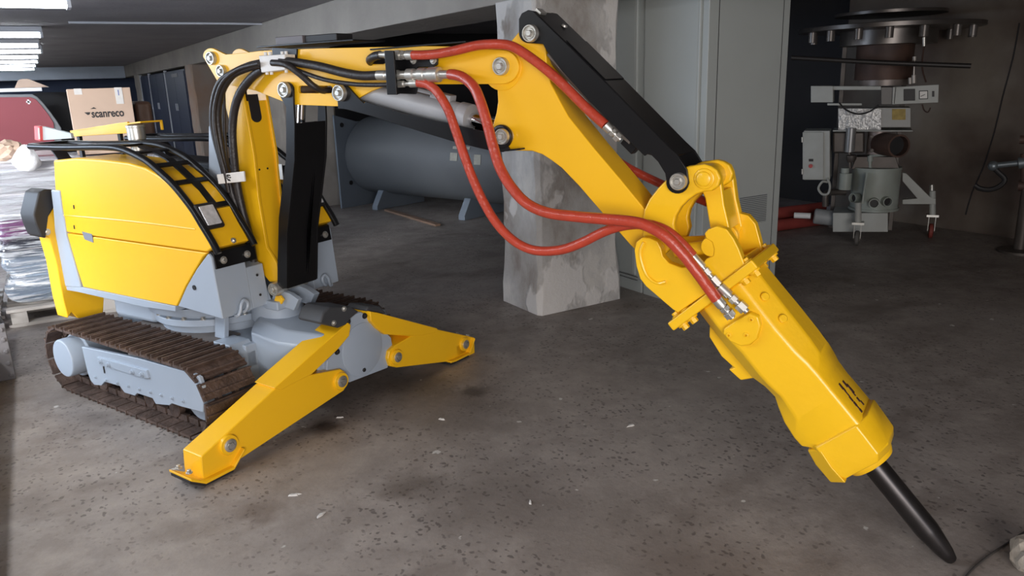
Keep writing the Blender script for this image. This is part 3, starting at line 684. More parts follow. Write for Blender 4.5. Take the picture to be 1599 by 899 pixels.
# ---- boom (arm section two)
bo = [(319,92)] + arc(329, 87, 12, 170, 290, 8) + [(352,85),(381,82.5),(404.6,79.5),(440,77.5),(500,75.5),(585,73.5),(660,72),(714,72.5),(760,77),(783,78)] + arc(783.5, 104.5, 26.5, -90, 90, 14) + \
     [(720,131.5),(664,131.5),(630,132),(600,134.5),(580,142),(560,153),(550,158),(527.5,166),(459.5,163.5),(442,158.5),(420,150),(399,141.5),(358,132.5),(340,128)]
def rr(x0, y0, x1, y1, r):
    return arc(x1-r, y0+r, r, -90, 0, 4) + arc(x1-r, y1-r, r, 0, 90, 4) + arc(x0+r, y1-r, r, 90, 180, 4) + arc(x0+r, y0+r, r, 180, 270, 4)
h1, h2 = A.sz(rr(574, 86, 604, 100, 6.8), -0.09), A.sz(rr(465.5, 134, 519, 145.5, 4), -0.09)
b_ = A.sz(bo, -0.09)
b = MB().prism(b_, -0.090, -0.075, holes=(h1, h2)); b.prism(b_, 0.075, 0.090, holes=(h1, h2))
bm_ = part(b, 'boom', YEL, bevel=0.003)
tl = [A.w(u, v, -0.08) for u, v in ((356,87),(404.6,81.5),(500,77.5),(585,75.5),(660,74),(714,74.5),(730,76))]
b = MB(); ribbon(b, [(p.x, p.z-0.002) for p in tl], -0.076, 0.076, -0.010)
bl_ = [A.w(u, v, -0.08) for u, v in ((399,139.5),(420,148),(442,156.5),(459.5,161.5),(527,164))]
ribbon(b, [(p.x, p.z+0.002) for p in bl_], -0.076, 0.076, 0.010)
b.build('boom_web', YEL, bm_, bevel=0.002)
b = MB().prism(A.sz(rr(560, 80, 620, 106, 3), -0.06), -0.055, 0.06); b.build('boom_inner', BLKM, bm_)
pin(331, 91, -0.093, 0.030, bm_, hexr=.45); pin(347, 111, -0.093, 0.028, bm_, hexr=.45); pin(783, 103.5, -0.093, 0.033, bm_, hexr=.45, both=.18)
# cover plates and the bracket on top
t0, t1 = A.w(400, 76, -0.09), A.w(640, 73.5, -0.09)
part(MB().box(A.w(401,76,-.1).x, A.w(552,75,-.1).x, -0.10, 0.10, t0.z+0.003, t0.z+0.009), 'boom_cover', BLK, bevel=0.001)
part(MB().obox((A.w(649,71.5,-.1)+A.w(649,71.5,-.1))/2 + Vector((0,0.10,0)), (1,0,0.012), (0,1,0), (0.235,0.10,0.003)), 'boom_cover', BLK, bevel=0.001)
q0, q1 = A.w(431, 72, -0.06), A.w(472, 57, -0.06)
b = MB().box(q0.x, q1.x, -0.06, 0.05, t0.z+0.010, q1.z+0.006)
bx = part(b, 'lamp_box', mat('dusty_grey_metal', (0.13, 0.115, 0.12), 0.5), bevel=0.003)
q2 = A.w(534, 60, -0.05); MB().box(q1.x+0.002, q2.x-0.03, -0.05, 0.05, t0.z+0.012, q1.z+0.004).build('hose_cover', BLKM, bx, bevel=0.004)
MB().prism(A.sz([(426,74),(465,76),(464,93),(450,93),(440,90),(426,90)], -0.095), -0.100, -0.092).build('bracket_plate', BLK, bx, bevel=0.002)
b = MB().hexbolt(A.w(457, 89, -0.10), (0, -1, 0), 0.008, 0.012); b.build('bracket_bolt', ZINC, bx)
b = MB().prism(A.sz([(408,87),(449,84.5),(449,109),(412,113.5)], -0.15), -0.165, -0.105)
cl = part(b, 'hose_clamp_block', WHITE, bevel=0.004)
b = MB()
for u, v in ((415,86),(422,85.5),(441,85),(447,84.5)): c = A.w(u, v, -0.15); b.mark().cyl((c.x, c.y, c.z-0.004), (c.x, c.y, c.z+0.012), 0.007, n=10)
for u, v in ((417,112),(424,112),(447,109)): c = A.w(u, v, -0.15); b.mark().cyl((c.x, c.y, c.z-0.012), (c.x, c.y, c.z+0.004), 0.007, n=10)
b.build('clamp_bolt', WHITE, cl)

# ---- arm cylinder below the boom
g2 = arc(531, 145, 12.5, 135, 290, 8) + [(541,132),(560,152.5),(568.5,161),(572,158.5),(627,176),(713,195),(757,205),(772,207)]
g2 += arc(785, 213, 14, -110, 60, 8) + [(796,233),(786,237.5),(770,236),(713.5,222.4),(640,200),(580,181),(540,170.5),(528.5,169.5),(528,158)]
b = MB().prism(A.sz(g2, -0.104), -0.108, -0.098); b.prism(A.sz(g2, -0.104), 0.085, 0.095)
ac = part(b, 'arm_cylinder_guard', BLK, bevel=0.002)
bt = [A.w(u, v, -0.104) for u, v in ((528.5,169.5),(540,170.5),(580,181),(640,200),(713.5,222.4),(783,237.5),(813,234.5))]
b = MB(); ribbon(b, [(p.x, p.z+0.001) for p in bt], -0.104, 0.091, 0.006); b.build('guard_floor', BLK, ac, bevel=0.001)
p3, p4 = A.w(531, 145, -0.104), A.w(785, 213, -0.104); d = (p4-p3).normalized(); L = (p4-p3).length
c3 = Vector((p3.x, -0.03, p3.z+0.022)); up = Vector((0,0,1))
b = MB().cyl(c3 + d*0.03, c3 + d*(L*0.74), 0.048, n=30)
b.lathe(c3 + d*(L*0.70), d, [(0.048, 0), (0.054, 0.005), (0.054, 0.05), (0.040, 0.055)], 30)
b.build('cylinder_barrel', CYL, ac)
b = MB()
b.obox(c3 + d*(L*0.60) + Vector((0, 0, 0.056)), d, (0,1,0), (0.05, 0.022, 0.014)); b.build('port_block', CYL, ac, bevel=0.004)
b = MB().tube([c3 + d*0.10 + Vector((0,-0.02,0.055)), c3 + d*(L*0.3) + Vector((0,-0.02,0.062)), c3 + d*(L*0.55) + Vector((0,-0.02,0.062))], 0.009, 8); b.build('pressure_pipe', CYL, ac)
b = MB().cyl(c3 + d*(L*0.7), c3 + d*(L*0.99) - Vector((0,0,0.01)), 0.024, n=24); b.build('piston_rod', CHROME, ac)
pin(531, 145, -0.113, 0.034, ac, both=.2); pin(785, 213, -0.113, 0.030, ac, both=.2)
c = A.w(785, 213, -0.098); MB().lathe(c, (0, -1, 0), [(0.044, 0), (0.044, 0.012), (0.041, 0.014), (0.03, 0.014)], 30).build('pin_boss', BLK, ac)

# ---- arm section three: the dipper
dp = [(815,45),(822,40),(840,48),(852,62),(855,100),(861,130),(875,157),(889,182),(930,233),(970,280),(1009,328),(1022,350),(1032,380),(1030,398),(1018,402),(1000,396),(985,382),(949,341),(922.6,310.5),(905,290),(892,276.5),(878,262),(862,250),(848,241),(832,235.5),(800,235),(784,232),(774,222),(770,205),(771,193.5),(776,176),(778.5,159),(777,131),(775,110),(786,80),(796,68)]
b = MB().prism(A.sz(dp, -0.066), -0.072, 0.066)
dpp = part(b, 'dipper_arm', YEL, bevel=0.005, seg=3)
for c_, r_ in (((783.5,104.5), 30),):
    c = A.w(*c_, -0.072); MB().lathe(c, (0, -1, 0), [(0.085, 0), (0.085, 0.002), (0.083, 0.003)], 32).build('hinge_face', YEL, dpp)

# ---- breaker-tilt cylinder on top with its folded guard
ea = arc(829, 52, 15.5, 95, 180, 8)
g3 = ea + [(813.5,30),(818,21),(828,16),(836,17.5),(860,41),(900,80),(950,130),(1000,181),(1045,227),(1061,242)] + [(1075,264),(1078,285)] + arc(1060, 284, 17.5, 10, 190, 10) + [(1041,270),(1036,262),(1030,252),(1020,242),(1013,240),(1009,243),(980,215),(923,158),(880,110),(857,80),(851,69)]
b = MB().prism(A.sz(g3, -0.088), -0.104, -0.092); b.prism(A.sz(g3, -0.088), 0.066, 0.076)
tg = part(b, 'breaker_cylinder_guard', BLK, bevel=0.0025)
tpl = [A.w(u, v, -0.095) for u, v in ((828,16.5),(836,18),(860,41.5),(900,80.5),(950,130.5),(1000,181.5),(1045,227.5),(1060,242))]
b = MB(); ribbon(b, [(p.x, p.z) for p in tpl], -0.100, 0.072, -0.007); b.build('guard_top', BLK, tg, bevel=0.003)
b = MB()
m0 = tpl[2].lerp(tpl[3], 0.6); dd = (tpl[4]-tpl[3]).normalized()
b.obox(m0 + dd*0.10 + Vector((0.0, 0.08, 0.004)), dd, (0,1,0), (0.10, 0.079, 0.0015)); b.build('top_patch', BLK, tg, bevel=0.002)
b = MB()
q = tpl[1].lerp(tpl[2], 0.1) + Vector((0, 0.03, 0.006)); b.obox(q, (tpl[2]-tpl[1]), (0,1,0), (0.012, 0.022, 0.004))
q = tpl[2] + Vector((0, 0.10, 0.004)); b.lathe(q, (0.5,0,1), [(0.012,0),(0.010,0.006)], 12); b.build('worn_edge', ZINC, tg)
pa, pb = A.w(829, 52, -0.09), A.w(1060, 283, -0.09); d = (pb-pa).normalized(); L = (pb-pa).length
a0 = Vector((pa.x, -0.01, pa.z)); n_ = Vector((-d.z, 0, d.x)); n_ = n_ if n_.z > 0 else -n_
b = MB().cyl(a0 + d*0.04 - n_*0.012, a0 + d*(L*0.66) - n_*0.012, 0.042, n=28); b.build('cylinder_barrel', mat('dusty_cylinder', (0.12,0.11,0.10), .5), tg)
b = MB().cyl(a0 + d*(L*0.6) - n_*0.01, a0 + d*(L*0.98), 0.024, n=20); b.build('piston_rod', CHROME, tg)
b = MB().tube([A.w(857,84,-0.07), A.w(900,132,-0.07), A.w(950,190,-0.07), A.w(985,222,-0.07)], 0.009, 8); b.build('pressure_pipe', mat('dusty_pipe', (0.22,0.20,0.18), .45, .3), tg)
b = MB().obox(A.w(986, 225, -0.05), d, (0,1,0), (0.028, 0.02, 0.02)); b.build('port_block', BLK, tg, bevel=0.003)
pin(829, 52, -0.108, 0.030, tg, both=.18); pin(1060, 283, -0.108, 0.029, tg, both=.18)

# ---- breaker linkage
rk = [(1100,256),(1110,259),(1120,265),(1126,278),(1122,291),(1112,298),(1101,299),(1088,303),(1075,312),(1064,323),(1056,337),(1053,350),(1056,366),(1050,385),(1038,398),(1022,398),(1008,388),(1004,370),(1003,350),(1006,328),(1014,311),(1028,293),(1042,279),(1055,268),(1075,259)]
rz_ = A.sz(rk, -0.085)
b = MB().prism(rz_, -0.090, -0.055); b.prism(rz_, 0.050, 0.085)
rkp = part(b, 'rocker_link', YCAST, bevel=0.008, seg=3)
c = A.w(1100, 279, -0.09); b = MB()
b.lathe(c, (0, -1, 0), [(0.034, 0), (0.034, 0.004), (0.031, 0.006), (0.024, 0.006), (0.024, 0.012), (0.019, 0.015)], 30)
b.cyl(c, (c.x, 0.12, c.z), 0.024); b.build('link_pin', YCAST, rkp, bevel=0.001)
# straight link between rocker and hammer bracket
for w0, w1 in ((-0.052, -0.025), (0.088, 0.125)):
    lk = [(1100,262),(1113,265),(1124,275),(1127,290),(1131,320),(1137,345),(1141,365),(1134,380),(1119,381),(1111,368),(1107,345),(1101,310),(1094,294),(1087,282),(1090,268)]
    b = MB().prism(A.sz(lk, -0.05), w0, w1); l1 = part(b, 'connecting_link', YCAST, bevel=0.006, seg=3)
b = MB(); c = A.w(1100, 279, -0.05); b.cyl((c.x, -0.02, c.z), (c.x, 0.135, c.z), 0.043, n=28)
part(b, 'link_sleeve', YCAST, bevel=0.004)
lk2 = [A.w(u, v, -0.04) for u, v in ((1106,300),(1112,330),(1118,360))]
b = MB(); ribbon(b, [(p.x+0.03, p.z) for p in lk2], -0.03, 0.095, 0.012); part(b, 'link_web', YCAST, bevel=0.004)

# ---- hammer (breaker) built along its own axis
TIP = Vector((3.277, 0, 0.004)); HD = Vector((0.67421, 0, -0.73854)).normalized(); HP = Vector((0.73854, 0, 0.67421))
def hp(t, p, w): return TIP - HD*t + HP*p + Vector((0, w, 0))
def octo(t, pl, ph, hw, cl_=0.055, ch_=0.05, cw=0.065):
    return [hp(t, pl+cl_, -hw), hp(t, ph-ch_, -hw), hp(t, ph, -hw+cw), hp(t, ph, hw-cw), hp(t, ph-ch_, hw), hp(t, pl+cl_, hw), hp(t, pl, hw-cw), hp(t, pl, -hw+cw)]
st = [(1.125, -.120, .135, .115, .05, .05, .06), (1.02, -.120, .133, .120, .05, .05, .06), (.93, -.118, .132, .123, .06, .05, .06), (.84, -.115, .130, .123, .055, .045, .06), (.79, -.098, .126, .120, .04, .035, .055),
      (.745, -.092, .118, .117, .04, .025, .05), (.71, -.104, .108, .115, .05, .015, .04), (.66, -.120, .104, .113, .06, .012, .035), (.60, -.126, .104, .112, .065, .012, .03), (.565, -.124, .104, .112, .065, .012, .03), (.545, -.098, .104, .112, .04, .012, .03), (.50, -.095, .104, .110, .04, .012, .03)]
hm = MB().loft([octo(*a) for a in st]).build('hammer_body', YCAST, bot, A, 0.010, seg=3)
stc = [(.552, -.100, .108, .112, .035, .03, .045), (.545, -.104, .120, .120, .035, .035, .05), (.44, -.104, .112, .120, .035, .03, .05), (.415, -.095, .095, .110, .035, .035, .05)]
MB().loft([octo(*a) for a in stc]).build('front_collar', YCAST, hm, bevel=0.008, seg=3)
q = [hp(.535, -.060, -.124), hp(.47, -.066, -.126), hp(.405, -.064, -.120), hp(.415, -.125, -.075), hp(.49, -.128, -.075), hp(.545, -.115, -.08)]
b = MB(); lo = [p for p in q]; hi = [p + Vector((0, 0.14, 0)) for p in q]; b.loft([lo, hi]); b.build('collar_lug', YCAST, hm, bevel=0.006)
b = MB().lathe(hp(.42, 0.004, 0), HD, [(0.085, 0), (0.085, 0.012), (0.075, 0.03), (0.055, 0.036), (0.050, 0.02)], 36); b.build('bushing', YCAST, hm, bevel=0.001)
b = MB().lathe(hp(.41, 0.003, 0), HD, [(0.0385, 0), (0.0385, 0.285), (0.037, 0.30), (0.026, 0.375), (0.018, 0.403), (0.012, 0.409)], 36); b.build('chisel', STEEL, hm)
# side port boss with three screws
qs = [A.w(u, v, -.128) for u, v in ((1150,498),(1172,486),(1186,492),(1190,506),(1184,528),(1172,538),(1158,540),(1140,532),(1129,520),(1130,512))]
b = MB().loft([[q + Vector((0, 0.03, 0)) for q in qs], qs, [q.lerp(sum(qs, Vector())/len(qs), .07) + Vector((0, -0.012, 0)) for q in qs]])
pb_ = b.build('port_boss', YCAST, hm, bevel=0.005, seg=3)
b = MB()
for u, v in ((1173,499),(1138,523),(1165,523)): b.mark().lathe(A.w(u, v, -.140), (0,-1,0), [(0.009,0),(0.009,0.003),(0.004,0.004),(0.0035,0.0)], 16)
b.build('boss_screw', YCAST, pb_)
r0 = [A.w(u, v, -.100) for u, v in ((1188,478),(1202,490),(1225,520))]
# round plugs on the upper facet and near the collar
b = MB()
for t, p in ((1.035, .128), (.945, .127)):
    n_ = (HP*0.75 + Vector((0,-0.66,0))).normalized(); b.mark().lathe(hp(t, .112, -.092), n_, [(0.014,0),(0.014,0.006),(0.011,0.009)], 20)
b.mark().lathe(hp(.60, -.088, -.088), (Vector((0,-.75,0)) - HP*0.6), [(0.017,0),(0.017,0.006),(0.013,0.008),(0.008,0.008),(0.007,0.004)], 20)
b.build('body_plug', YCAST, hm)
# dark rubbed off marks on the front face
rnd = random.Random(5); b = MB()
for t0, w0, n in ((.66, -.055, 7), (.655, -.005, 6)):
    for k in range(n):
        t = t0 - k*0.016 + rnd.uniform(-.004, .004); w = w0 + k*0.001 + rnd.uniform(-.006, .006); ln = rnd.uniform(.006, .012); wd_ = rnd.uniform(.003, .007)
        b.mark().obox(hp(t, .105, w), HD, (0, 1, 0), (ln, wd_, 0.0012))
b.build('rubbed_mark', SMUDGE, hm)
# flange and its bolts
b = MB(); b.obox(hp(1.14, -0.012, 0), HP, (0, 1, 0), (0.187, 0.145, 0.017))
b.obox(hp(1.165, -0.012, 0), HP, (0, 1, 0), (0.150, 0.115, 0.014))
fl_ = b.build('mounting_flange', YCAST, bot, A, 0.006)
b = MB()
for p in (-.165, -.125, .105, .15):
    for w in (-.115, .115):
        b.hexbolt(hp(1.124, p, w), HD, 0.014, 0.022); b.hexbolt(hp(1.156, p, w), -HD, 0.012, 0.016)
b.build('flange_bolt', YCAST, fl_, bevel=0.002)
# bracket plates with the hook
# near plate
br = [(1016,371),(1028,376),(1034,388),(1036,399),(1046,410),(1066,417),(1086,416),(1098,411),(1104,403),(1115,398),(1116,388),(1113,377),(1104,372),(1101,364),(1107,357),(1121,352),(1136,357),(1147,372),(1155,388),(1164,412),(1168,414),(1060,487),(1052,482),(1010,446),(1001,434),(995,414),(992,390),(995,377),(1004,370)]
bn = A.sz(br, -0.12)
b = MB().prism(bn, -0.130, -0.095); brk = part(b, 'hammer_bracket', YCAST, bevel=0.008, seg=3)
bf = [(1016,371),(1028,376),(1036,399),(1046,410),(1066,417),(1086,416),(1098,411),(1102,404),(1096,388),(1096,370),(1106,356),(1122,348),(1140,353),(1152,367),(1158,388),(1164,412),(1168,414),(1060,487),(1052,482),(1010,446),(1001,434),(995,414),(992,390),(1004,370)]
MB().prism(A.sz(bf, -0.12), 0.095, 0.130).build('far_plate', YCAST, brk, bevel=0.008, seg=3)
MB().prism(A.sz([(1036,432),(1080,436),(1120,420),(1150,412),(1160,418),(1064,482),(1050,476)], -0.12), -0.10, 0.10).build('bracket_floor', YCAST, brk, bevel=0.006)
cA, cB = A.w(1017, 389, -0.12), A.w(1110, 385, -0.12)
b = MB().cyl((cA.x, -0.125, cA.z), (cA.x, 0.135, cA.z), 0.028); b.build('pivot_bar', YCAST, brk, bevel=0.003)
b = MB().cyl((cB.x, -0.126, cB.z), (cB.x, 0.145, cB.z), 0.033)
for w_ in (-0.06, 0.06): b.cyl((cB.x, w_-0.012, cB.z), (cB.x, w_+0.012, cB.z), 0.042)
b.build('lock_bar', YCAST, brk, bevel=0.004)
b = MB(); m1 = A.w(1048, 396, -0.10); m2 = A.w(1108, 388, -0.10)
b.cyl((m1.x, -0.06, m1.z), (m2.x, -0.06, m2.z), 0.024); b.cyl((m1.x-.01, 0.02, m1.z+.01), (m2.x, 0.02, m2.z), 0.026)
b.build('lock_cylinder', YCAST, brk, bevel=0.004)
rimp = [A.w(u, v, -0.131) for u, v in ((1006,378),(1000,395),(1004,415),(1012,432),(1026,442),(1040,440))]
MB().tube(rimp, 0.006, 8).build('cast_rib', YCAST, brk)
# lower hook behind the hammer
q = [hp(1.09, -.11, 0), hp(1.03, -.165, 0), hp(.95, -.175, 0), hp(.895, -.165, 0), hp(.90, -.185, 0), hp(.845, -.175, 0), hp(.81, -.09, 0), hp(1.08, -.09, 0)]
b = MB().prism([(p.x, p.z) for p in q], -0.02, 0.02); b.prism([(p.x, p.z) for p in q], 0.045, 0.075)
b.build('lifting_lug', YCAST, hm, bevel=0.006)

# ---- hoses
def hose(pts, r, m, name='hydraulic_hose', parent=None):
    return part(MB().tube(A.tube(pts), r, 14, 8), name, m, parent, bevel=0)
def fitting(u0, v0, w0, u1, v1, w1, r, parent, nuts=2):
    p, q = A.w(u0, v0, w0), A.w(u1, v1, w1); d = (q-p); L = d.length; d.normalize(); b = MB()
    b.cyl(p, q, r*0.72, n=16); b.cyl(p, p + d*L*0.35, r*1.15, n=16)
    b.lathe(p + d*L*0.42, d, [(r*1.15, 0), (r*1.15, L*0.16)], 6); b.lathe(p + d*L*0.68, d, [(r*1.3, 0), (r*1.3, L*0.24)], 6)
    return b.build('hose_fitting', ZINC, parent, bevel=0.001)
r1 = hose([(645,86,-.15),(668,85.5,-.15),(690,83,-.15),(715,78,-.15),(745,71,-.145),(775,69,-.14),(795,71,-.135),(812,79,-.13),(838,97,-.12),(865,119,-.11),(890,143,-.10),(915,168,-.10),(945,195,-.10)], 0.0175, HOSER)
fitting(645,86,-.15, 617,86,-.15, .016, r1); fitting(945,195,-.10, 969,218,-.08, .014, r1)
r2 = hose([(703,116,-.15),(712,117,-.16),(725,122,-.17),(740,136,-.18),(750,158,-.19),(760,190,-.195),(770,228,-.20),(780,260,-.205),(797,290,-.21),(822,317,-.215),(855,332,-.22),(900,338,-.22),(945,342,-.22),(985,346,-.22),(1012,353,-.22),(1040,370,-.215),(1065,395,-.205),(1088,424,-.195),(1106,449,-.18),(1119,467,-.17)], 0.0195, HOSER)
fitting(1119,467,-.17, 1144,496,-.15, .0155, r2)
r3 = hose([(653,129,-.15),(668,132,-.15),(683,144,-.155),(700,172,-.16),(712,205,-.16),(725,243,-.165),(738,278,-.165),(755,315,-.165),(775,348,-.165),(800,374,-.165),(825,388,-.165),(850,392,-.165),(880,389,-.165),(910,378,-.165),(940,363,-.165),(965,354,-.165),(990,350,-.17),(1015,351,-.17),(1040,360,-.17),(1062,378,-.165),(1082,400,-.16)], 0.0175, HOSER)
fitting(1082,400,-.16, 1126,449,-.15, .0125, r3); fitting(1124,447,-.15, 1167,487,-.145, .0145, r3)
hose([(960,248,.15),(985,264,.15),(1030,286,.16),(1065,300,.16),(1105,316,.15)], 0.016, HOSER)
# quick couplings on the bracket
fb = [(615,81),(622,78),(641,80),(684.5,88.5),(684,101),(678,104.5),(653,105),(652,140),(650,147),(622,146),(619,140)]
bk = part(MB().prism(A.sz(fb, -0.115), -0.122, -0.112), 'coupling_bracket', BLK, bevel=0.002)
b = MB()
q0, q1, q2, q3 = (A.w(617, 80, -.12), A.w(631, 80, -.12), A.w(636, 147, -.12), A.w(621, 147, -.12))
b.prism([(q0.x, q0.z), (q1.x, q1.z), (q2.x, q2.z), (q3.x, q3.z)], -0.185, -0.175); b.box(q0.x, q0.x+0.006, -0.18, -0.115, q3.z, q0.z); b.build('bracket_flange', BLK, bk, bevel=0.002)
b = MB()
for u, v in ((646,94),(677,94)): b.hexbolt(A.w(u, v, -.122), (0,-1,0), 0.010, 0.012)
b.build('bracket_bolt', ZINC, bk)
def coupling(u0, v0, u1, v1, w, seq):
    p, q = A.w(u0, v0, w), A.w(u1, v1, w); d = q-p; b = MB(); L = d.length; d.normalize()
    prof = []
    for t, r in seq: prof.append((r, t*L))
    b.lathe(p, d, prof, 24); return b.build('quick_coupling', ZINC, bk, bevel=0.001)
coupling(592,85.5, 616,85.5, -.15, ((0,.012),(.4,.012),(.42,.016),(1,.016)))
coupling(590,117.5, 703,116, -.15, ((0,.019),(.12,.019),(.13,.016),(.22,.016),(.24,.020),(.30,.020),(.32,.016),(.42,.016),(.43,.024),(.52,.024),(.53,.018),(.58,.018),(.59,.026),(.67,.026),(.68,.023),(.72,.023),(.73,.028),(.86,.028),(.87,.016),(1,.015)))
coupling(610,132, 653,130, -.15, ((0,.010),(.2,.010),(.22,.013),(.5,.013),(.52,.009),(.7,.009),(.72,.015),(.98,.015)))
# black hoses
k = lambda pts, r: hose(pts, r, HOSEB)
k([(409,97,-.14),(390,101,-.14),(365,112,-.14),(344,127,-.14),(334,152,-.14),(331,185,-.14),(335,215,-.14),(346,255,-.14),(354,285,-.135),(366,320,-.13),(380,360,-.12),(396,405,-.11),(402,425,-.10)], .013)
k([(407,101,-.16),(385,107,-.16),(362,119,-.16),(346,145,-.16),(340,182,-.16),(345,225,-.155),(352,262,-.15),(362,300,-.145),(375,340,-.135),(392,390,-.12)], .016)
k([(410,108,-.14),(392,122,-.14),(375,145,-.14),(366,172,-.14),(363,205,-.14),(365,240,-.14),(370,285,-.135),(378,325,-.13),(390,370,-.12),(397,412,-.11)], .019)
k([(404,99,-.18),(372,108,-.18),(348,128,-.18),(337,158,-.18),(335,190,-.18),(341,228,-.175),(351,268,-.17),(358,300,-.16)], .009)
k([(349,120,-.13),(350,170,-.13),(352,230,-.13),(360,280,-.13),(370,330,-.12)], .008)
k([(439,95,-.15),(462,97.5,-.15),(500,104,-.15),(535,113,-.15),(565,118,-.15),(592,117.5,-.15)], .0185)
k([(434,98,-.16),(462,109,-.16),(506,124,-.155),(549,131,-.15),(580,132.5,-.15),(612,132,-.15)], .009)
k([(425,98,-.18),(447,101,-.18),(471,118,-.165),(489,134,-.14),(503,141,-.10),(516,141,-.06)], .014)
k([(594,86,-.15),(585,88,-.14),(578,93,-.11),(580,97,-.08),(590,100,-.04)], .017)
lb_ = part(MB().prism(A.sz([(340,272),(382,267),(384,283),(343,287)], -0.165), -0.172, -0.163), 'hose_label', WHITE, bevel=0.002)
rnd = random.Random(3); b = MB()
for kx in range(14): 
    u, v = 353 + rnd.uniform(0, 7), 273 + rnd.uniform(0, 9); b.obox(A.w(u, v, -0.1725), (1,0,0), (0,0,1), (0.006*rnd.uniform(.4,1), 0.004*rnd.uniform(.4,1), 0.0006))
b.build('printed_mark', BLKM, lb_)

# ------------------------------------------------------------------ electrical cabinets right of the pillar
CABM = mat('cabinet_paint', (0.40, 0.43, 0.42), 0.45, noise=0.15, scale=3, col2=(0.30, 0.31, 0.30))
SEAM = mat('dark_seam', (0.03, 0.03, 0.03), 0.8)
def cabinet(x0, x1, y0, y1, h, label, grille):
    e = empty('electrical_cabinet', ((x0+x1)/2, (y0+y1)/2, 0), label, 'cabinet', 'tall grey electrical cabinets')
    hx, hy = (x1-x0)/2, (y1-y0)/2
    b = MB().box(-hx, hx, -hy, hy, 0.10, h); b.box(-hx+0.004, hx-0.004, -hy+0.004, hy-0.004, 0, 0.10); b.build('body', CABM, e, bevel=0.005)
    # door in the left face
    d = MB().box(-hx-0.020, -hx+0.001, -hy+0.055, hy-0.012, 0.13, h-0.05).build('door', CABM, e, bevel=0.006)
    MB().box(-hx-0.023, -hx-0.020, -hy+0.070, hy-0.025, 0.145, h-0.07).build('door_edge', CABM, d, bevel=0.002)
    b = MB()
    for z_ in (0.14, 0.115): b.mark().box(-hx-0.0215, -hx-0.0195, -hy+0.02, hy-0.02, z_-0.018, z_-0.014)
    b.build('plinth_gap', SEAM, e)
    p = MB().box(-hx+0.085, hx-0.070, -hy-0.004, -hy+0.002, 0.14, h-0.06).build('side_panel', CABM, e, bevel=0.003)
    b = MB()
    for x_ in (-hx+0.083, hx-0.068): b.mark().box(x_-0.0015, x_+0.0015, -hy-0.0045, -hy+0.002, 0.14, h-0.06)
    b.build('panel_seam', SEAM, p)
    if grille:
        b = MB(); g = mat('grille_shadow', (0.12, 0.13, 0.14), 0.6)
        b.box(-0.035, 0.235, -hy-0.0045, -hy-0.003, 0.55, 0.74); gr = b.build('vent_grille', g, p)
        b = MB()
        for k_ in range(15): b.mark().box(-0.035, 0.235, -hy-0.009, -hy-0.0045, 0.553+k_*0.0125, 0.559+k_*0.0125)
        b.build('louvre', CABM, gr)
    return e
cabinet(3.64, 4.375, 3.60, 4.185, 2.16, 'tall pale grey electrical cabinet with a vent grille, its corner nearest the camera', True)
cabinet(3.64, 4.375, 4.195, 4.78, 2.16, 'tall pale grey electrical cabinet wedged behind the vented one, half hidden by the pillar', False)

# ------------------------------------------------------------------ air receiver behind the robot
TANKM = mat('tank_paint', (0.115, 0.122, 0.13), 0.5, noise=0.25, scale=2)
tf = Frame((4.28, 8.6, 0), 0.80, -2.3)
e = empty('pressure_tank', (4.28, 8.6, 0), 'large dark grey horizontal pressure tank lying between the two pillars', 'tank', ang=tf.ang)
b = MB().lathe((-1.35, 0, 0.66), (1, 0, 0), [(0.10, -0.16), (0.30, -0.12), (0.43, -0.05), (0.50, 0.06), (0.50, 2.6), (0.43, 2.72), (0.30, 2.79), (0.10, 2.83)], 56)
b.build('vessel', TANKM, e)
PLT = mat('tank_plate', (0.17, 0.20, 0.24), 0.5, noise=0.2, scale=3)
b = MB().prism([(-0.56, 0.0), (-0.50, 0.0), (0.10, 0.0), (0.10, 0.12), (0.30, 0.12), (0.30, 0.3), (0.50, 0.7), (0.50, 1.10), (-0.20, 1.10), (-0.56, 1.20)], -1.42, -1.39, 's')
pl = b.build('end_plate', PLT, e, bevel=0.004)
b = MB()
for w_, z_ in ((-0.45, 1.07), (-0.38, 0.32)): b.mark().lathe((-1.385, w_, z_), (1, 0, 0), [(0.03, 0), (0.03, 0.004)], 16)
b.build('plate_hole', BLKM, pl)
for s_ in (-0.9, 0.62):
    MB().prism([(-0.42, 0), (0.42, 0), (0.42, 0.05), (0.30, 0.24), (-0.30, 0.24), (-0.42, 0.05)], s_-0.05, s_+0.05, 's').build('saddle_foot', PLT, e, bevel=0.005)
b = MB()
for s_, a in ((0.62, 8), (0.98, 8), (0.86, 14)):
    pass
for s_, z_, hs, hz in ((0.62, 0.74, 0.055, 0.045), (0.98, 0.72, 0.05, 0.055), (0.72, 0.84, 0.13, 0.016)):
    yy = -math.sqrt(0.503**2 - (z_-0.66)**2); b.mark().obox((s_, yy-0.002, z_), (1,0,0), (0, (z_-0.66)/0.5, 1), (hs, hz, 0.002))
b.build('rating_plate', mat('aged_plate', (0.36, 0.35, 0.30), 0.5, noise=.5, scale=25), e)
# wooden lath on the floor in front of the tank
q0, q1 = Frame((0,0,0),1,0).z(604, 329, 0), Frame((0,0,0),1,0).z(684, 353, 0); d = Vector((q1.x-q0.x, q1.y-q0.y, 0))
b = MB().obox((0, 0, 0.012), d, (0,0,1), (d.length/2, 0.012, 0.035)).build('wooden_lath', mat('old_wood', (0.24, 0.15, 0.10), 0.8, noise=.6, scale=6), loc=((q0.x+q1.x)/2, (q0.y+q1.y)/2, 0), bevel=0.003)
tag(b, 'long thin brown wooden lath lying on the floor before the grey tank', 'lath')

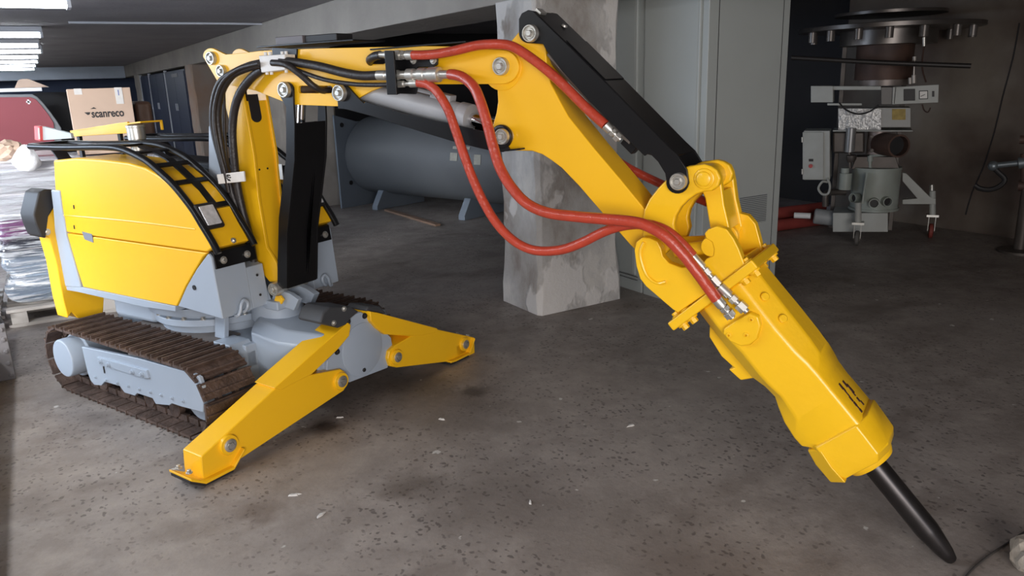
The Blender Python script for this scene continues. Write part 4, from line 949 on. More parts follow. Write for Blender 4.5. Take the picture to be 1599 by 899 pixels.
# ------------------------------------------------------------------ wheeled machine on the right
PW = mat('pale_machine_paint', (0.42, 0.44, 0.42), 0.5, noise=0.35, scale=6, col2=(0.25, 0.24, 0.21))
PW2 = mat('mint_machine_paint', (0.33, 0.37, 0.34), 0.5, noise=0.4, scale=5, col2=(0.20, 0.20, 0.17))
DM = mat('dirty_dark_metal', (0.11, 0.095, 0.085), 0.5, 0.5, noise=0.6, scale=7)
BRN = mat('rusty_drum', (0.10, 0.055, 0.04), 0.6, 0.2, noise=0.8, scale=4, col2=(0.035, 0.022, 0.02))
MO = (6.62, 4.42, 0.0)
M = Frame(MO, 0.829, 0.559)      # +s points away from the camera, +w to the LEFT of the picture
rig = empty('vacuum_pump_rig', MO, 'tall pale green wheeled industrial pump rig with gauges standing by the dark wall', 'machine')
def mpart(b, name, m, parent=None, bevel=0.004): return b.build(name, m, rig, M, bevel) if parent is None else b.build(name, m, parent, None, bevel)
def mp(u, v, s=0.0): return M.s(u, v, s)
def mbox(u0, v0, u1, v1, s0, s1, s=0.0, b=None):
    b = b or MB(); pts = M.wz([(u0, v0), (u1, v0 if len([]) else v0), (u1, v1), (u0, v1)], s); return b.prism(pts, s0, s1, 's')
def vcyl(b, u0, v0, u1, v1, s, n=40):
    t0, t1, b0 = mp(u0, (v0+v1)/2, s), mp(u1, (v0+v1)/2, s), None
    r = abs(t0.y - t1.y)/2; cy = (t0.y + t1.y)/2; zt = mp((u0+u1)/2, v0, s - r*0).z; zb = mp((u0+u1)/2, v1, s).z
    b.cyl((s, cy, zb), (s, cy, zt), r, n=n); return cy, zb, zt, r
# lower drum and its foot
b = MB(); cy, zb, zt, r = vcyl(b, 1329, 262, 1405, 324, 0.0); drum = mpart(b, 'drum', PW2)
b = MB().mark().cyl((0, cy, zb-0.012), (0, cy, zb+0.01), r*1.06, n=40); b.mark().cyl((0, cy, zt-0.01), (0, cy, zt+0.012), r*1.03, n=40); b.build('drum_rim', PW2, drum)
for u, v, ln in ((1367, 316, .10), (1398, 315, .08), (1319, 309, .10)):
    q = mp(u, v, -r); dirv = Vector((-1, (q.y-cy)*-0 + (0.9 if u < 1350 else (-0.5 if u > 1390 else 0)), 0)).normalized()
    c = Vector((0, cy, q.z)) + dirv*r
    b = MB().lathe(c - dirv*0.03, dirv, [(0.045, 0), (0.045, ln), (0.036, ln), (0.036, ln-0.05)], 24); pp = b.build('port', PW2, drum, bevel=0)
    b = MB().lathe(c + dirv*(ln-0.07), dirv, [(0.035, 0), (0.035, 0.01)], 24).build('port_opening', BLKM, pp)
mpart(mbox(1302, 327, 1386, 356, -0.20, 0.15), 'base_box', PW)
q0, q1 = mp(1271, 337), mp(1303, 341)
b = MB().lathe((q0.x, q0.y, q0.z), (0, q1.y-q0.y, q1.z-q0.z-0.0), [(0.06, 0), (0.075, 0.01), (0.075, 0.18), (0.07, 0.22)], 28); mpart(b, 'pump_motor', mat('grey_motor', (0.30,0.31,0.31), .5, noise=.4, scale=8))
q0, q1 = mp(1240, 336, -.1), mp(1266, 337, -.1); mpart(MB().cyl(q0, q1, 0.028), 'white_pipe_stub', mat('bright_white', (0.7, 0.7, 0.68), .5))
# outrigger legs with castors
b = MB().prism(M.wz([(1409,269),(1415,270),(1452,307),(1461,309),(1461,318),(1440,318),(1409,318),(1409,311),(1432,309),(1409,282)], 0.1), 0.07, 0.13, 's'); mpart(b, 'leg_bracket', PW)
b = MB().prism(M.wz([(1345,318),(1352,272),(1349,318)], -0.35), -0.37, -0.20, 's'); mpart(b, 'leg_bracket', PW2)
for (u, v0, v1, vw, s_, red) in ((1456, 298, 336, 352, 0.1, 1), (1340, 316, 348, 370, -0.42, 0)):
    t = mp(u, v0, s_); bo_ = mp(u, v1, s_); wc = mp(u+1, vw, s_); wr = 0.068
    p = mpart(MB().cyl(bo_, t, 0.028, n=16), 'leg_post', PW, bevel=0.0)
    b = MB(); b.box(bo_.x-0.05, bo_.x+0.05, bo_.y-0.05, bo_.y+0.05, bo_.z-0.01, bo_.z+0.01)
    for q in (-0.028, 0.028): b.prism([(bo_.x-0.03, bo_.z), (bo_.x+0.03, bo_.z), (bo_.x+0.02, wr), (bo_.x-0.02, wr)], bo_.y+q-0.003, bo_.y+q+0.003)
    b.build('castor_fork', ZINC, p)
    b = MB().lathe((bo_.x, bo_.y-0.02, wr), (0, 1, 0), [(wr*0.8, 0), (wr, 0.008), (wr, 0.032), (wr*0.8, 0.04)], 32); w_ = b.build('castor_wheel', mat('worn_rubber', (0.10, 0.095, 0.09), .7) if not red else mat('red_wheel', (0.22, 0.04, 0.03), .7), p)
    MB().lathe((bo_.x, bo_.y-0.024, wr), (0, 1, 0), [(0.02, 0), (0.035, 0.004), (0.035, 0.044), (0.02, 0.048)], 20).build('hub', ZINC, w_)
b = MB().cyl(mp(1455, 298, .1), mp(1455, 288, .1), 0.02, n=14); mpart(b, 'post_screw', ZINC)
# switch cabinet
sc_ = mpart(mbox(1255, 204, 1296, 281, -0.20, 0.12, -0.2), 'switch_cabinet', PW, bevel=0.006)
mbox(1253.5, 206, 1286, 280, -0.215, -0.20, -0.2).build('door', PW, sc_, bevel=0.004)
b = MB()
for v in (218, 268): b.mark().cyl(mp(1253, v-4, -.21), mp(1253, v+4, -.21), 0.010, n=10)
b.build('hinge', ZINC, sc_)
b = MB().cyl(mp(1266, 259, -.215), mp(1266, 259, -.215)+Vector((-0.02,0,0)), 0.018); b.build('stop_button', mat('red_button', (0.45, 0.05, 0.05), .4), sc_)
b = mbox(1263, 248, 1270, 252, -0.22, -0.214, -.215); b.build('switch', BLKM, sc_)
# motor, gearbox, elbow
m1 = mpart(mbox(1301, 204, 1350, 237, -0.14, 0.14), 'gear_housing', DM, bevel=0.02)
b = MB(); vcyl(b, 1320, 200, 1336, 237, -0.2, 24); b.build('gear_cylinder', mat('grey_gear', (.30,.30,.30), .4, .5, noise=.3), m1)
b = MB().cyl(mp(1326, 236, -.15), mp(1327, 262, -.15), 0.016); b.lathe(mp(1329, 248, -.15), (0,0,1), [(0.03,-.03),(0.045,0),(0.045,.03),(0.03,.04)], 20); b.build('drive_shaft', DM, m1)
b = MB(); vcyl(b, 1310, 270, 1330, 296, -0.18, 24); vcyl(b, 1313, 262, 1326, 271, -.18, 20); mpart(b, 'small_pump', PW2)
b = MB(); vcyl(b, 1354, 203, 1388, 240, -0.05, 30); el = mpart(b, 'neck_pipe', mat('pinkish_steel', (.33,.27,.25), .45, .3, noise=.5, scale=9))
q0, q1 = mp(1376, 224, -.1), mp(1404, 228, -.36)
b = MB().lathe(q0, q1-q0, [(0.10,0),(0.10,(q1-q0).length),(0.085,(q1-q0).length),(0.085,(q1-q0).length-.12)], 36, cap=False); eb = b.build('elbow_pipe', BRN, el)
b = MB().lathe(q0 + (q1-q0)*0.75, q1-q0, [(0.084,0),(0.084,.003)], 30); b.build('pipe_mouth', BLKM, eb)
b = MB(); 
for z_ in (0,1): b.hexbolt(mp(1361, 213+22*z_, -.22), (-1,0,0), .012, .015)
b.build('flange_bolt', DM, el)
b = MB().tube([mp(1359, 262, -.1), mp(1359, 245, -.1), mp(1365, 243, -.12), mp(1400, 240, -.2)], 0.014, 10); b.cyl(mp(1359,252,-.1), mp(1359,243,-.1), .024); mpart(b, 'lever_pipe', PW2)
b = MB().prism(M.wz([(1330,262),(1404,262),(1398,243),(1338,243)], 0), -0.10, 0.10, 's'); mpart(b, 'drum_lid', DM)
# wrapped duct and frame above
FOIL = mat('clear_film', (0.50, 0.50, 0.49), 0.22, 0.3, bump=0.9, bscale=22)
b = mbox(1310, 168, 1376, 201, -0.16, 0.10); mpart(b, 'film_wrapped_duct', FOIL)
b = mbox(1370, 167, 1421, 197, -0.15, 0.12); dk = mpart(b, 'duct', mat('duct_white', (0.36,0.36,0.34), .5, noise=.2))
mbox(1393, 170, 1414, 187, -0.156, -0.149, -.15).build('yellow_warning_label', mat('faded_yellow', (0.42, 0.30, 0.07), .6, noise=.7, scale=30), dk)
b = mbox(1302, 201, 1424, 203, -0.2, 0.15); mpart(b, 'platform_plate', PW)
lb1 = mpart(mbox(1266, 134, 1301, 160, -0.28, -0.05, -.28), 'junction_box', PW, bevel=0.006)
b = mbox(1301, 134.5, 1376, 140.5, -0.26, -0.22, -.26); mbox(1292, 161, 1346, 164.5, -0.30, -0.26, -.28, b); mpart(b, 'frame_rail', PW)
b = mbox(1376, 136, 1397, 163, -0.26, 0.05, -.26); mpart(b, 'control_box', mat('box_side', (.16,.15,.14), .5), bevel=0.004)
cp = mpart(MB().prism(M.wz([(1394,136),(1466,132),(1465,160),(1393,163)], -.28), -0.285, -0.26, 's'), 'control_panel', PW, bevel=0.003)
dsp = MB().prism(M.wz([(1411,139),(1429,138.5),(1429,157),(1411,157.5)], -.285), -0.292, -0.284, 's').build('display', BLKM, cp, bevel=0.002)
mt = MB().prism(M.wz([(1435,141.5),(1449,141),(1449,154.5),(1435,155)], -.285), -0.291, -0.284, 's').build('meter', BLKM, cp, bevel=0.001)
mf = MB().prism(M.wz([(1436.3,142.8),(1447.8,142.3),(1447.8,153.3),(1436.3,153.8)], -.285), -0.2935, -0.2905, 's').build('meter_face', WHITE, cp)
b = MB().obox(mp(1441, 149, -.294), (0, 0.9, -0.45), (0, .45, .9), (0.018, 0.0025, 0.0008)); b.build('needle', BLKM, cp)
mbox(1455.5, 142, 1459, 151, -0.292, -0.284, -.285).build('rocker_switch', BLKM, cp)
b = MB()
b.obox(mp(1397.5, 149, -.286), (0,0,1), (0,1,0), (.07,.003,.001)); b.build('panel_slot', BLKM, cp)
# upper rusty drum, big flange with studs
b = MB(); vcyl(b, 1336, 64, 1427, 124, 0.05, 48); ud = mpart(b, 'upper_drum', BRN)
b = MB(); vcyl(b, 1340, 122, 1422, 133, 0.05, 48); b.build('drum_collar', mat('bare_collar', (.26,.22,.20), .45, .4, noise=.5, scale=9), ud)
cu = mp(1388, 43, 0.05)
b = MB().lathe((0.05, cu.y, cu.z-0.025), (0,0,1), [(0.70,0),(0.76,0.003),(0.76,0.04),(0.60,0.045),(0.60,0.05)], 64)
b.lathe((0.05, cu.y, cu.z+0.10), (0,0,1), [(0.42,0),(0.46,0.003),(0.46,0.03),(0.4,0.034)], 48); b.lathe((0.05, cu.y, cu.z-0.15), (0,0,1), [(0.40,0),(0.40,0.13)], 48)
bf_ = mpart(b, 'big_flange', mat('dull_steel', (0.17,0.155,0.145), .36, .8, noise=.6, scale=5))
for a in (200, 222, 248, 270, 290, 312, 335, 20, 60, 100, 140, 170):
    p = Vector((0.05 + 0.68*math.sin(R(a))*1.0, cu.y + 0.68*math.cos(R(a)), cu.z-0.025))
    MB().cyl(p, p - Vector((0,0,0.085)), 0.033, n=16).build('flange_stud', mat('dull_stud', (0.17,.155,.145), .4, .6), bf_)
b = MB().cyl(mp(1408, 53, -.1), mp(1408, 33, -.1), 0.014); b.build('eye_bolt', DM, bf_)
b = MB().tube([mp(1444, 52, -.45), mp(1443, 70, -.45), mp(1440, 95, -.40), mp(1441, 112, -.35), mp(1446, 128, -.3)], 0.007, 8); tbp = mpart(b, 'gauge_tube', BRN, bevel=0)
b = MB().sphere(mp(1444, 52, -.46), 0.026, 1, 1, 1); b.build('gauge_head', mat('white_cap', (.75,.76,.8), .3), tbp)
b = MB().cyl(mp(1443, 58, -.45), mp(1443, 72, -.45), 0.014, n=12); b.build('gauge_fitting', ZINC, tbp)
b = MB()
b.cyl(mp(1428, 88, -.3), mp(1428, 95, -.3), .016, n=12); b.cyl(mp(1427, 117, -.3), mp(1427, 130, -.3), .018, n=12); b.cyl(mp(1421, 121, -.3), mp(1421, 131, -.3), .014, n=12); b.cyl(mp(1428,95,-.3), mp(1427,118,-.3), .006, n=8)
mpart(b, 'valve_spindle', mat('pale_valve', (.40,.37,.34), .4, .3))
b = MB().tube([mp(1310,160,-.3), mp(1322,172,-.3), mp(1340,178,-.3), mp(1358,174,-.3), mp(1372,164,-.3)], 0.007, 8); mpart(b, 'hanging_cable', BLKM, bevel=0)
b = MB().tube([mp(1440,163,-.25), mp(1443,172,-.25), mp(1449,175,-.25), mp(1453,168,-.25)], 0.006, 8); mpart(b, 'brown_cable', BRN, bevel=0)
b = MB().tube([mp(1292,284,-.22), mp(1284,284,-.24), mp(1278,294,-.24), mp(1284,303,-.24), mp(1293,302,-.22), mp(1296,290,-.22), mp(1292,278,-.22)], 0.011, 8); mpart(b, 'white_cable_loop', PW, bevel=0)
b = MB().tube([mp(1289,322,-.1), mp(1290,303,-.1), mp(1302,300,-.05), mp(1320,300,0)], 0.030, 12); mpart(b, 'branch_pipe', DM, bevel=0)
# frame behind, holding the top
b = MB()
for u in (1320, 1418): 
    t, q = mp(u, 66, 0.30), mp(u, 330, 0.30); b.mark().box(0.28, 0.32, t.y-0.02, t.y+0.02, q.z*0+0.02, t.z)
mpart(b, 'rear_post', DM)
# long dark rod in front of the drum, leaning on the rig frame
q0, q1 = mp(1236, 90, -.5), mp(1516, 103, -.5)
rod = MB().tube([q0, (q0+q1)/2 + Vector((0,0,-0.006)), q1], 0.020, 12).build('support_rod', mat('black_iron', (0.02,0.017,0.016), .5), rig, M)

# pipes and small things by the right wall
G = Frame((0, 0, 0), 1, 0)
PINK = mat('dull_red_pipe', (0.32, 0.055, 0.045), 0.6, noise=.5, scale=8)
labs = ['lowest dull red pipe lying on the floor behind the cabinet', 'middle dull red pipe of the bundle behind the cabinet', 'upper dull red pipe of the bundle, farthest from the cabinet']
for i, (x0, y0, x1, y1, z_) in enumerate([(5.2, 5.25, 6.9, 5.05, .06), (5.2, 5.40, 6.95, 5.20, .06), (5.25, 5.33, 6.9, 5.12, .168)]):
    d = Vector((x1-x0, y1-y0, 0)); o = MB().cyl(-d/2, d/2, 0.058, n=20).build('red_pipe', PINK, loc=((x0+x1)/2, (y0+y1)/2, z_))
    tag(o, labs[i], 'pipe', 'red pipes on the floor by the rig')
# valve assembly at the right edge of the view
vf = Frame((7.1, 2.62, 0), 0.93, 0.36)
VO = Vector((7.05, 3.15, 0))
V = Frame(VO, 0.91, 0.41)
e = empty('pipe_valve_stand', VO, 'dark pipe valve stand with a curved black handle, cut off by the right edge', 'valve', ang=V.ang)
def vq(u, v, s=0.0): return V.s(u, v, s)
b = MB().cyl(vq(1612, 252), vq(1612, 252)*1.0 + Vector((0,0,-vq(1612,252).z+0.0)), 0.05); b.lathe((0, vq(1612,252).y, 0), (0,0,1), [(.17,0),(.17,.02),(.06,.03)], 24)
b.build('stand_post', DM, e)
b = MB().cyl(vq(1547, 259), vq(1606, 253), 0.024); b.lathe(vq(1590,255), vq(1606,253)-vq(1590,255), [(.045,0),(.05,.005),(.05,.10),(.03,.11)], 20); b.sphere(vq(1551,259), .042); b.build('valve_arm', mat('steel_blue', (.20,.23,.25), .4, .6), e)
b = MB().tube([vq(1522,289), vq(1530,294), vq(1545,296), vq(1560,291), vq(1569,280), vq(1558,268), vq(1552,262)], 0.022, 10); b.build('curved_handle', BLKM, e)
b = MB().cyl(vq(1590,290), vq(1610,290), 0.045); b.cyl(vq(1600,240), vq(1600,292), .03); b.cyl(vq(1592,218), vq(1612,218), .035); b.build('side_valve', BRN, e)

# ------------------------------------------------------------------ left background: wrapped pallet and goods
def film_material():
    m = bpy.data.materials.new('stretch_film'); m.use_nodes = True; nt = m.node_tree; N = nt.nodes; L = nt.links; b = N['Principled BSDF']
    tc = N.new('ShaderNodeTexCoord'); mp_ = N.new('ShaderNodeMapping'); mp_.inputs['Scale'].default_value = (1.1, 1.1, 16); mp_.inputs['Rotation'].default_value = (0.05, 0.09, 0); L.new(tc.outputs['Object'], mp_.inputs[0])
    n = N.new('ShaderNodeTexNoise'); n.inputs['Scale'].default_value = 2.6; n.inputs['Detail'].default_value = 9; n.inputs['Roughness'].default_value = 0.66; n.inputs['Distortion'].default_value = 0.6; L.new(mp_.outputs[0], n.inputs[0])
    bp = N.new('ShaderNodeBump'); bp.inputs['Strength'].default_value = 1.0; bp.inputs['Distance'].default_value = 0.09; L.new(n.outputs['Fac'], bp.inputs['Height']); L.new(bp.outputs[0], b.inputs['Normal'])
    n2 = N.new('ShaderNodeTexNoise'); n2.inputs['Scale'].default_value = 1.3; n2.inputs['Detail'].default_value = 3; L.new(tc.outputs['Object'], n2.inputs[0])
    sx = N.new('ShaderNodeSeparateXYZ'); L.new(tc.outputs['Object'], sx.inputs[0])
    # goods showing through the film: purple, dark and white layers
    r = N.new('ShaderNodeValToRGB'); r.color_ramp.interpolation = 'EASE'; e_ = r.color_ramp.elements
    ad = N.new('ShaderNodeMath'); ad.operation = 'MULTIPLY_ADD'; ad.inputs[1].default_value = 0.30; L.new(n2.outputs['Fac'], ad.inputs[0]); 
    mz = N.new('ShaderNodeMath'); mz.operation = 'MULTIPLY'; mz.inputs[1].default_value = 0.8; L.new(sx.outputs[2], mz.inputs[0]); L.new(mz.outputs[0], ad.inputs[2]); L.new(ad.outputs[0], r.inputs[0])
    e_[0].position = 0.0; e_[0].color = (0.20, 0.25, 0.33, 1); e_[1].position = 1.0; e_[1].color = (0.86, 0.84, 0.88, 1)
    for p, c in ((0.36, (0.35, 0.42, 0.52, 1)), (0.48, (0.06, 0.06, 0.08, 1)), (0.53, (0.22, 0.07, 0.19, 1)), (0.60, (0.30, 0.13, 0.28, 1)), (0.65, (0.78, 0.78, 0.84, 1))): k_ = e_.new(p); k_.color = c
    st = N.new('ShaderNodeValToRGB'); st.color_ramp.elements[0].position = 0.47; st.color_ramp.elements[1].position = 0.56; L.new(n.outputs['Fac'], st.inputs[0])
    mx = N.new('ShaderNodeMix'); mx.data_type = 'RGBA'; L.new(st.outputs[0], mx.inputs[0]); L.new(r.outputs[0], mx.inputs[6]); mx.inputs[7].default_value = (0.90, 0.92, 0.97, 1)
    L.new(mx.outputs[2], b.inputs['Base Color']); b.inputs['Roughness'].default_value = 0.18; b.inputs['Metallic'].default_value = 0.0; b.inputs['Coat Weight'].default_value = 0.8; b.inputs['Coat Roughness'].default_value = 0.08
    return m
FILM = film_material()
PALW = mat('pallet_wood', (0.50, 0.46, 0.42), 0.8, noise=.4, scale=5)
def pallet(x, y, label, h=1.04, wx=0.98, wy=0.9):
    e = empty('wooden_pallet', (x, y, 0), label, 'pallet', 'wooden pallets of the left stack')
    for z_, nm in ((0.0, 'bottom_board'), (0.105, 'top_board')):
        for k_ in range(5 if z_ else 3):
            n_ = 5 if z_ else 3; yy = -wy/2 + 0.06 + k_*(wy-0.12)/(n_-1)
            if z_: MB().box(-wx/2, wx/2, yy-0.05, yy+0.05, z_, z_+0.022).build(nm, PALW, e, bevel=0.002)
            else: MB().box(-wx/2, wx/2, yy-0.05, yy+0.05, 0, 0.022).build(nm, PALW, e, bevel=0.002)
    for i in range(3):
        for j in range(3): MB().box(-wx/2+0.02+i*(wx-0.14)/2, -wx/2+0.12+i*(wx-0.14)/2, -wy/2+0.02+j*(wy-0.14)/2, -wy/2+0.12+j*(wy-0.14)/2, 0.022, 0.105).build('block', PALW, e, bevel=0.002)
    return e
pallet(0.275, 6.62, 'grey wooden pallet on the floor under the film-wrapped load', wx=1.27)
def wrapped(x, y, wx, wy, z0, z1, label, seed):
    rnd = random.Random(seed); rings = []; n = 26
    for k_ in range(n+1):
        z = (z1-z0)*k_/n; j = rnd.uniform(-0.022, 0.022); t = 0.03 if k_ in (0, n) else 0
        a, c = wx/2 + j - t, wy/2 + j - t; sk = rnd.uniform(-.01, .01); o_ = []
        for (cx_, cy_, a0) in ((a, c, 0), (-a, c, 90), (-a, -c, 180), (a, -c, 270)):
            for q in range(4): an = R(a0 + 30*q); o_.append((cx_ - math.copysign(.06, cx_) + .06*math.cos(an) + rnd.uniform(-.006,.006), cy_ - math.copysign(.06, cy_) + .06*math.sin(an) + rnd.uniform(-.006,.006), z + sk*cx_*2))
        rings.append(o_)
    return tag(MB().loft(rings).build('wrapped_load', FILM, loc=(x, y, z0), smooth=50), label, 'wrapped goods')
wrapped(0.275, 6.62, 1.20, 0.84, 0.142, 1.12, 'shiny stretch-film wrapped load of goods standing on the pallet left of the robot', 4)
# brown parcels and crate at the far left edge
CARD = mat('cardboard', (0.64, 0.47, 0.36), 0.75, noise=.2, scale=4)
tag(MB().box(-.18, .18, -.3, .3, 0, .36).build('brown_carton', mat('brown_card_dark', (0.24, 0.155, 0.13), .8, noise=.3, scale=4), loc=(-0.66, 6.42, 0.13), bevel=0.01), 'dull brown carton at the left edge beside the wrapped load', 'carton')
pe = pallet(-0.80, 6.55, 'grey wooden pallet at the left edge under the dull brown carton', wx=0.82)
# things on top of the wrapped load
for i, (u0, v0, u1, v1, col_) in enumerate([(-30, 210, 90, 214, (0.36, 0.28, 0.29)), (-30, 218, 85, 226, (0.42, 0.35, 0.36)), (15, 218, 62, 221, (0.20, 0.10, 0.12))]):
    F6 = G; a, c = F6._hit(u0, v0, Vector((0, (6.85, 6.71, 6.74)[i], 0)), Vector((0, 1, 0))), F6._hit(u1, v1, Vector((0, (6.85, 6.71, 6.80)[i], 0)), Vector((0, 1, 0)))
    m_ = (a+c)/2; d = c-a; d.z = 0
    o = MB().obox((0,0,0), d, (0,1,0), (d.length/2, 0.04, 0.016)).build('wooden_plank', mat('plank_%s' % 'abc'[i], col_, .7, noise=.4, scale=6), loc=(m_.x, m_.y, (1.149, 1.149, 1.182)[i]), bevel=0.003)
    tag(o, ['farther pinkish grey plank on the wrapped load', 'nearer pinkish grey plank on the wrapped load', 'short dark red plank lying on top of the two pale planks'][i], 'plank', 'planks on the wrapped load')
q = G._hit(38, 247, Vector((0, 6.12, 0)), Vector((0, 1, 0)))
b = MB().lathe((0,0,-.085), (0.12,-.12,1), [(0.02,0),(0.05,.006),(0.078,.035),(0.084,.065),(0.072,.10),(0.046,.14),(0.022,.165),(0.008,.172)], 20)
for v in b.b.verts: v.co.y *= .5; v.co += Vector((random.uniform(-.005,.005), 0, random.uniform(-.005,.005)))
tag(b.build('film_bundle', mat('white_film', (0.85,.85,.87), .35, bump=.5, bscale=20), loc=(q.x, q.y+.02, q.z)), 'crumpled bright white bundle of film hanging on the wrapped load', 'film bundle')
q = G._hit(8, 232, Vector((0, 6.28, 0)), Vector((0, 1, 0)))
b = MB().sphere((0,0,0), .09, 1.3, 1, .75)
rnd = random.Random(9)
for v in b.b.verts: v.co += v.normal*rnd.uniform(-.012,.012)
tag(b.build('paper_wad', CARD, loc=(q.x, q.y-.02, 1.205), smooth=15), 'crumpled brown packing paper on the wrapped load at the left edge', 'packing paper')

# cardboard box with printed name
cb = empty('cardboard_box', (0.465, 6.72, 1.128), 'square cardboard box with dark printed lettering, behind the robot cover', 'box', ang=R(-2))
CBX = Frame((0.42, 6.72, 1.128), math.cos(R(-2)), math.sin(R(-2)))
MB().box(-0.205, 0.205, -0.26, 0.26, 0, 0.465).build('carton_body', CARD, cb, bevel=0.004)
MB().box(-0.16, -0.11, -0.263, -0.2605, 0.425, 0.467).build('tape', WHITE, cb); MB().box(0.10, 0.15, -0.263, -0.2605, 0.35, 0.467).build('tape', WHITE, cb)
MB().box(0.12, 0.127, -0.2640, -0.2632, 0.41, 0.45).build('tape_print', mat('blue_print', (.15,.2,.45), .6), cb)
INK = mat('black_ink', (0.03, 0.028, 0.03), 0.7)
def text(s, size, parent, loc, rotx=90, name='lettering', m=INK, extr=0.0006, xs=1.0):
    c = bpy.data.curves.new(name, 'FONT'); c.body = s; c.size = size; c.extrude = extr; c.align_x = 'LEFT'; c.offset = size*0.022
    t = bpy.data.objects.new(name, c); sc.collection.objects.link(t); dg = bpy.context.evaluated_depsgraph_get()
    me = bpy.data.meshes.new_from_object(t.evaluated_get(dg)); bpy.data.objects.remove(t)
    o = bpy.data.objects.new(name, me); sc.collection.objects.link(o); me.materials.clear(); me.materials.append(m)
    o.parent = parent; o.location = loc; o.rotation_euler = (R(rotx), 0, 0); o.scale.x = xs; return o
text('scanreco', 0.080, cb, (-0.075, -0.2615, 0.262), xs=0.74)
b = MB(); b.mark().prism([(-0.118, .300), (-0.080, .300), (-0.086, .284), (-0.098, .280)], -0.2625, -0.261); b.mark().prism([(-0.076, .322), (-0.052, .334), (-0.036, .322)], -0.2625, -0.261)
b.build('printed_logo', INK, cb)
tag(MB().box(-.06, .06, -.2, .2, 0, .36).build('brown_bag', mat('brown_bag', (.16,.09,.06), .5, noise=.4, bump=.4, bscale=15), loc=(0.755, 6.85, 1.128), bevel=.03), 'dark brown bag standing right of the cardboard box', 'bag')
# red drum-shaped machine with grey rim and black hose reel
rd = empty('red_machine', (-1.0, 9.4, 0), 'large dull red round-ended machine with a grey rim at the far left', 'machine')
RED = mat('dull_red', (0.34, 0.07, 0.085), .5, noise=.3, scale=1.5); RIM = mat('grey_rim', (.24,.25,.26), .5)
prof = [(-1.6, .25), (1.50, .25), (1.56, .6), (1.50, .95), (1.36, 1.22), (1.18, 1.42), (1.02, 1.50), (-1.6, 1.50)]
def rdp(u, v, y=9.0): q = G._hit(u, v, Vector((0, y, 0)), Vector((0, 1, 0))); return (q.x + 1.0, q.z)
pr = [rdp(u, v) for u, v in ((-120,290),(97,290),(96,200),(90,190),(80,176),(68,161),(58,151),(50,147),(-120,148))]
pi_ = [rdp(u, v) for u, v in ((-120,286),(88,286),(84,192),(76,179),(65,165),(56,155),(48,151.5),(-120,152.5))]
MB().prism(pr, -0.38, 0.35).build('machine_body', RIM, rd, bevel=.01)
MB().prism(pi_, -0.395, -0.379).build('red_end_panel', RED, rd, bevel=.004)
qx, qz = rdp(44.5, 159); b = MB(); b.box(qx-.02, qx+.02, -.402, -.394, qz-.008, qz+.008); b.box(qx-.008, qx+.008, -.402, -.394, qz-.022, qz+.022); b.build('white_cross_mark', mat('white_mark', (.9,.9,.9), .5), rd)
b = MB(); 
for x_ in (-0.9, 0.6): b.mark().box(x_-.15, x_+.15, -.3, .3, 0, .5)
b.build('machine_foot', RIM, rd)
x0, z0 = rdp(-100, 140, 9.6); x1, z1 = rdp(64, 138, 9.6)
tag(MB().box(-(x1-x0)/2, (x1-x0)/2, -.25, .25, 0, .035).build('white_board', mat('bright_board', (.9,.9,.92), .5), loc=(-1.0+(x0+x1)/2, 9.35, max(z for x, z in pr)+0.002), bevel=.004), 'bright white board lying on top of the red machine', 'board')
x2, z2 = rdp(41, 137, 9.5); 
b = MB().prism([(-.10,0),(.20,0),(.03,.085),(-.03,.085),(-.06,.07)], -.1, .1)
tag(b.build('folded_cardboard', CARD, loc=(x2-1.0, 9.4, max(z for x, z in pr)+0.04), bevel=.003), 'small folded piece of cardboard standing on the white board', 'cardboard')
x3, z3 = rdp(84, 172, 10.35)
b = MB()
prof = [(.10, -.30)]
for k_ in range(7): prof += [(.36, -.28+.09*k_), (.42, -.25+.09*k_), (.36, -.215+.09*k_)]
prof += [(.10, .37)]
tag(b.lathe((0, 0, 0.0), (.35, 1, 0), prof, 36).build('ribbed_hose_reel', BLKM, loc=(x3-1.0, 10.4, z3-.22)), 'black ribbed round reel between red machine and cardboard box', 'reel')
rs = plain('reel_rack', (x3-1.0-.3, x3-1.0+.3, 10.15, 10.65, 0, z3-.22-.43), BLKM, .01); tag(rs, 'black rack under the ribbed reel, hidden behind the robot', 'rack')

# dark blue lockers between the far pillars
BLU = mat('dark_blue_steel', (0.016, 0.028, 0.075), 0.45, noise=.3, scale=1)
for i, (y0, y1, lab) in enumerate(((17.3, 19.9, 'dark blue steel locker with a small grey label, nearest the brown pillar'), (20.1, 22.7, 'dark blue steel locker in the middle of the far row'), (22.9, 24.5, 'farthest dark blue steel locker, right of the brown bag'))):
    e = empty('steel_locker', (3.15, (y0+y1)/2, 0), lab, 'locker', 'dark blue lockers at the far end'); hy = (y1-y0)/2
    MB().box(-.33, .33, -hy, hy, 0.06, 2.0).build('locker_body', BLU, e, bevel=.01)
    for s_ in (-1, 1):
        dd_ = MB().box(-.345, -.331, min(0.01*s_, s_*(hy-.03)), max(.01*s_, s_*(hy-.03)), .1, 1.96).build('door', BLU, e, bevel=.004)
        MB().cyl((-.37, s_*.1, 1.15), (-.37, s_*.1, 1.3), .012, n=8).build('handle', HOUS, dd_)
    MB().box(-.35, -.30, hy-.06, hy+.10, 0, 2.03).build('grey_post', HOUS, e)
    if i == 0: MB().box(-.352, -.345, -.5, .3, 1.86, 1.93).build('label_plate', mat('label_grey', (.25,.25,.27), .6), e)

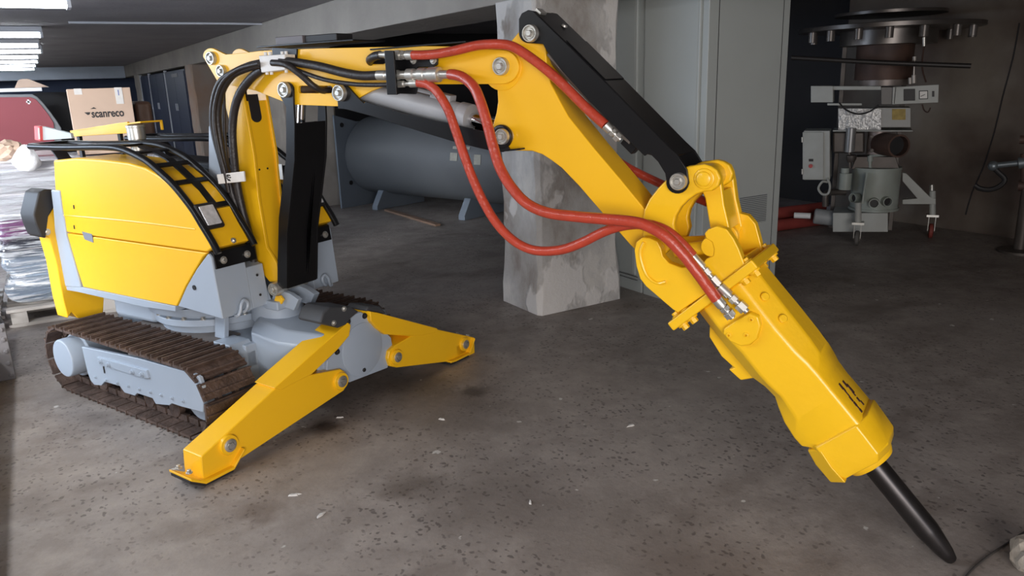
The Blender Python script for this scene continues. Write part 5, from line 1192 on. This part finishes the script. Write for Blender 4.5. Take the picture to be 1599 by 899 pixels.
# long pipe with bolted flange at the left edge
PIPE = mat('grey_pipe', (0.17, 0.16, 0.165), .55, noise=.4, scale=5)
lp_ = empty('floor_pipe', (-0.415, 5.0, 0), 'long grey steel pipe with bolted flange lying on the floor at the left edge', 'pipe')
MB().cyl((-.065, -2.6, .115), (-.065, 0.9, .115), 0.10, n=36).build('tube', PIPE, lp_)
fl2 = MB().lathe((-.065, .86, .115), (0, 1, 0), [(.165-.05, 0), (.115, .03)], 30).build('collar', PIPE, lp_)
MB().box(-.20, .105, .0, .02, 0, .33).build('flange_plate', PIPE, lp_, bevel=.004)
b = MB()
for z_ in (.03, .10, .17, .24, .30): b.hexbolt((.085, 0, z_), (0, -1, 0), .009, .012)
b.build('flange_bolt', PIPE, lp_)

# bottom right: cable and pale stone
pts = [G.z(u, v, 0) for u, v in ((1490, 930),(1512, 897),(1540, 872),(1572, 850),(1600, 832),(1650,805))]
ct = sum(pts, Vector())/len(pts)
tag(MB().tube([p - ct + Vector((0,0,.004)) for p in pts], .0035, 8).build('floor_cable', mat('floor_cable', (.05,.045,.042), .6), loc=(ct.x, ct.y, 0)), 'thin dark cable curving over the floor in the bottom right corner', 'cable')
q = G.z(1618, 888, 0)
b = MB().sphere((0,0,.045), .085, 1, .9, .75); rnd = random.Random(2)
for v in b.b.verts:
    n_ = v.co.normalized(); v.co += n_*(0.012*math.sin(9*n_.x+2)*math.cos(8*n_.y) + rnd.uniform(-.003,.003)); v.co.z = max(v.co.z, 0)
tag(b.build('concrete_lump', mat('pale_stone', (.42,.37,.31), .85, noise=.5, scale=20, bump=.4, bscale=40), loc=(q.x, q.y, 0), smooth=25), 'pale rough lump of concrete cut off by the bottom right corner', 'stone')
# crumbs of plaster on the floor
for i, (u, v, r_, lab) in enumerate([(460, 773, .016, 'small elongated white plaster crumb, the one nearest the near outrigger foot'), (501, 805, .018, 'flat white plaster crumb, the second one right of the near outrigger foot'),
        (985, 665, .018, 'pale plaster crumb on the floor left of the yellow hammer body'), (532, 652, .012, 'tiny pale plaster crumb lying under the near outrigger leg'), (690, 655, .011, 'tiny pale plaster crumb on the floor below the far outrigger leg'), (828, 785, .010, 'tiny pale plaster crumb in the middle of the foreground floor')]):
    q = G.z(u, v, 0); b = MB(); rnd = random.Random(i+20); n = 9; ang = rnd.uniform(0, 3); lo = []; hi = []
    for k_ in range(n):
        a = 2*math.pi*k_/n; rr_ = r_*rnd.uniform(.5, 1.15); x_, y_ = 1.7*rr_*math.cos(a), .6*rr_*math.sin(a)
        x_, y_ = x_*math.cos(ang) - y_*math.sin(ang), x_*math.sin(ang) + y_*math.cos(ang); lo.append((x_, y_, 0)); hi.append((x_*.7, y_*.7, .004 + rnd.uniform(0, .003)))
    tag(b.loft([lo, hi]).build('plaster_crumb', CRUMB, loc=(q.x, q.y, 0.0005)), lab, 'crumb')
# long crack in the right wall
def rwall(u, v): return G._hit(u, v, Vector((7.549, 0, 0)), Vector((1, 0, 0)))
cr = [rwall(u, v) for u, v in ((1592, 36), (1582, 90), (1566, 150), (1553, 205), (1535, 262), (1518, 300), (1508, 335))]
struct(MB().tube([p - cr[0] for p in cr], .007, 6, sub=2).build('trim_7', DARKW, loc=cr[0]))
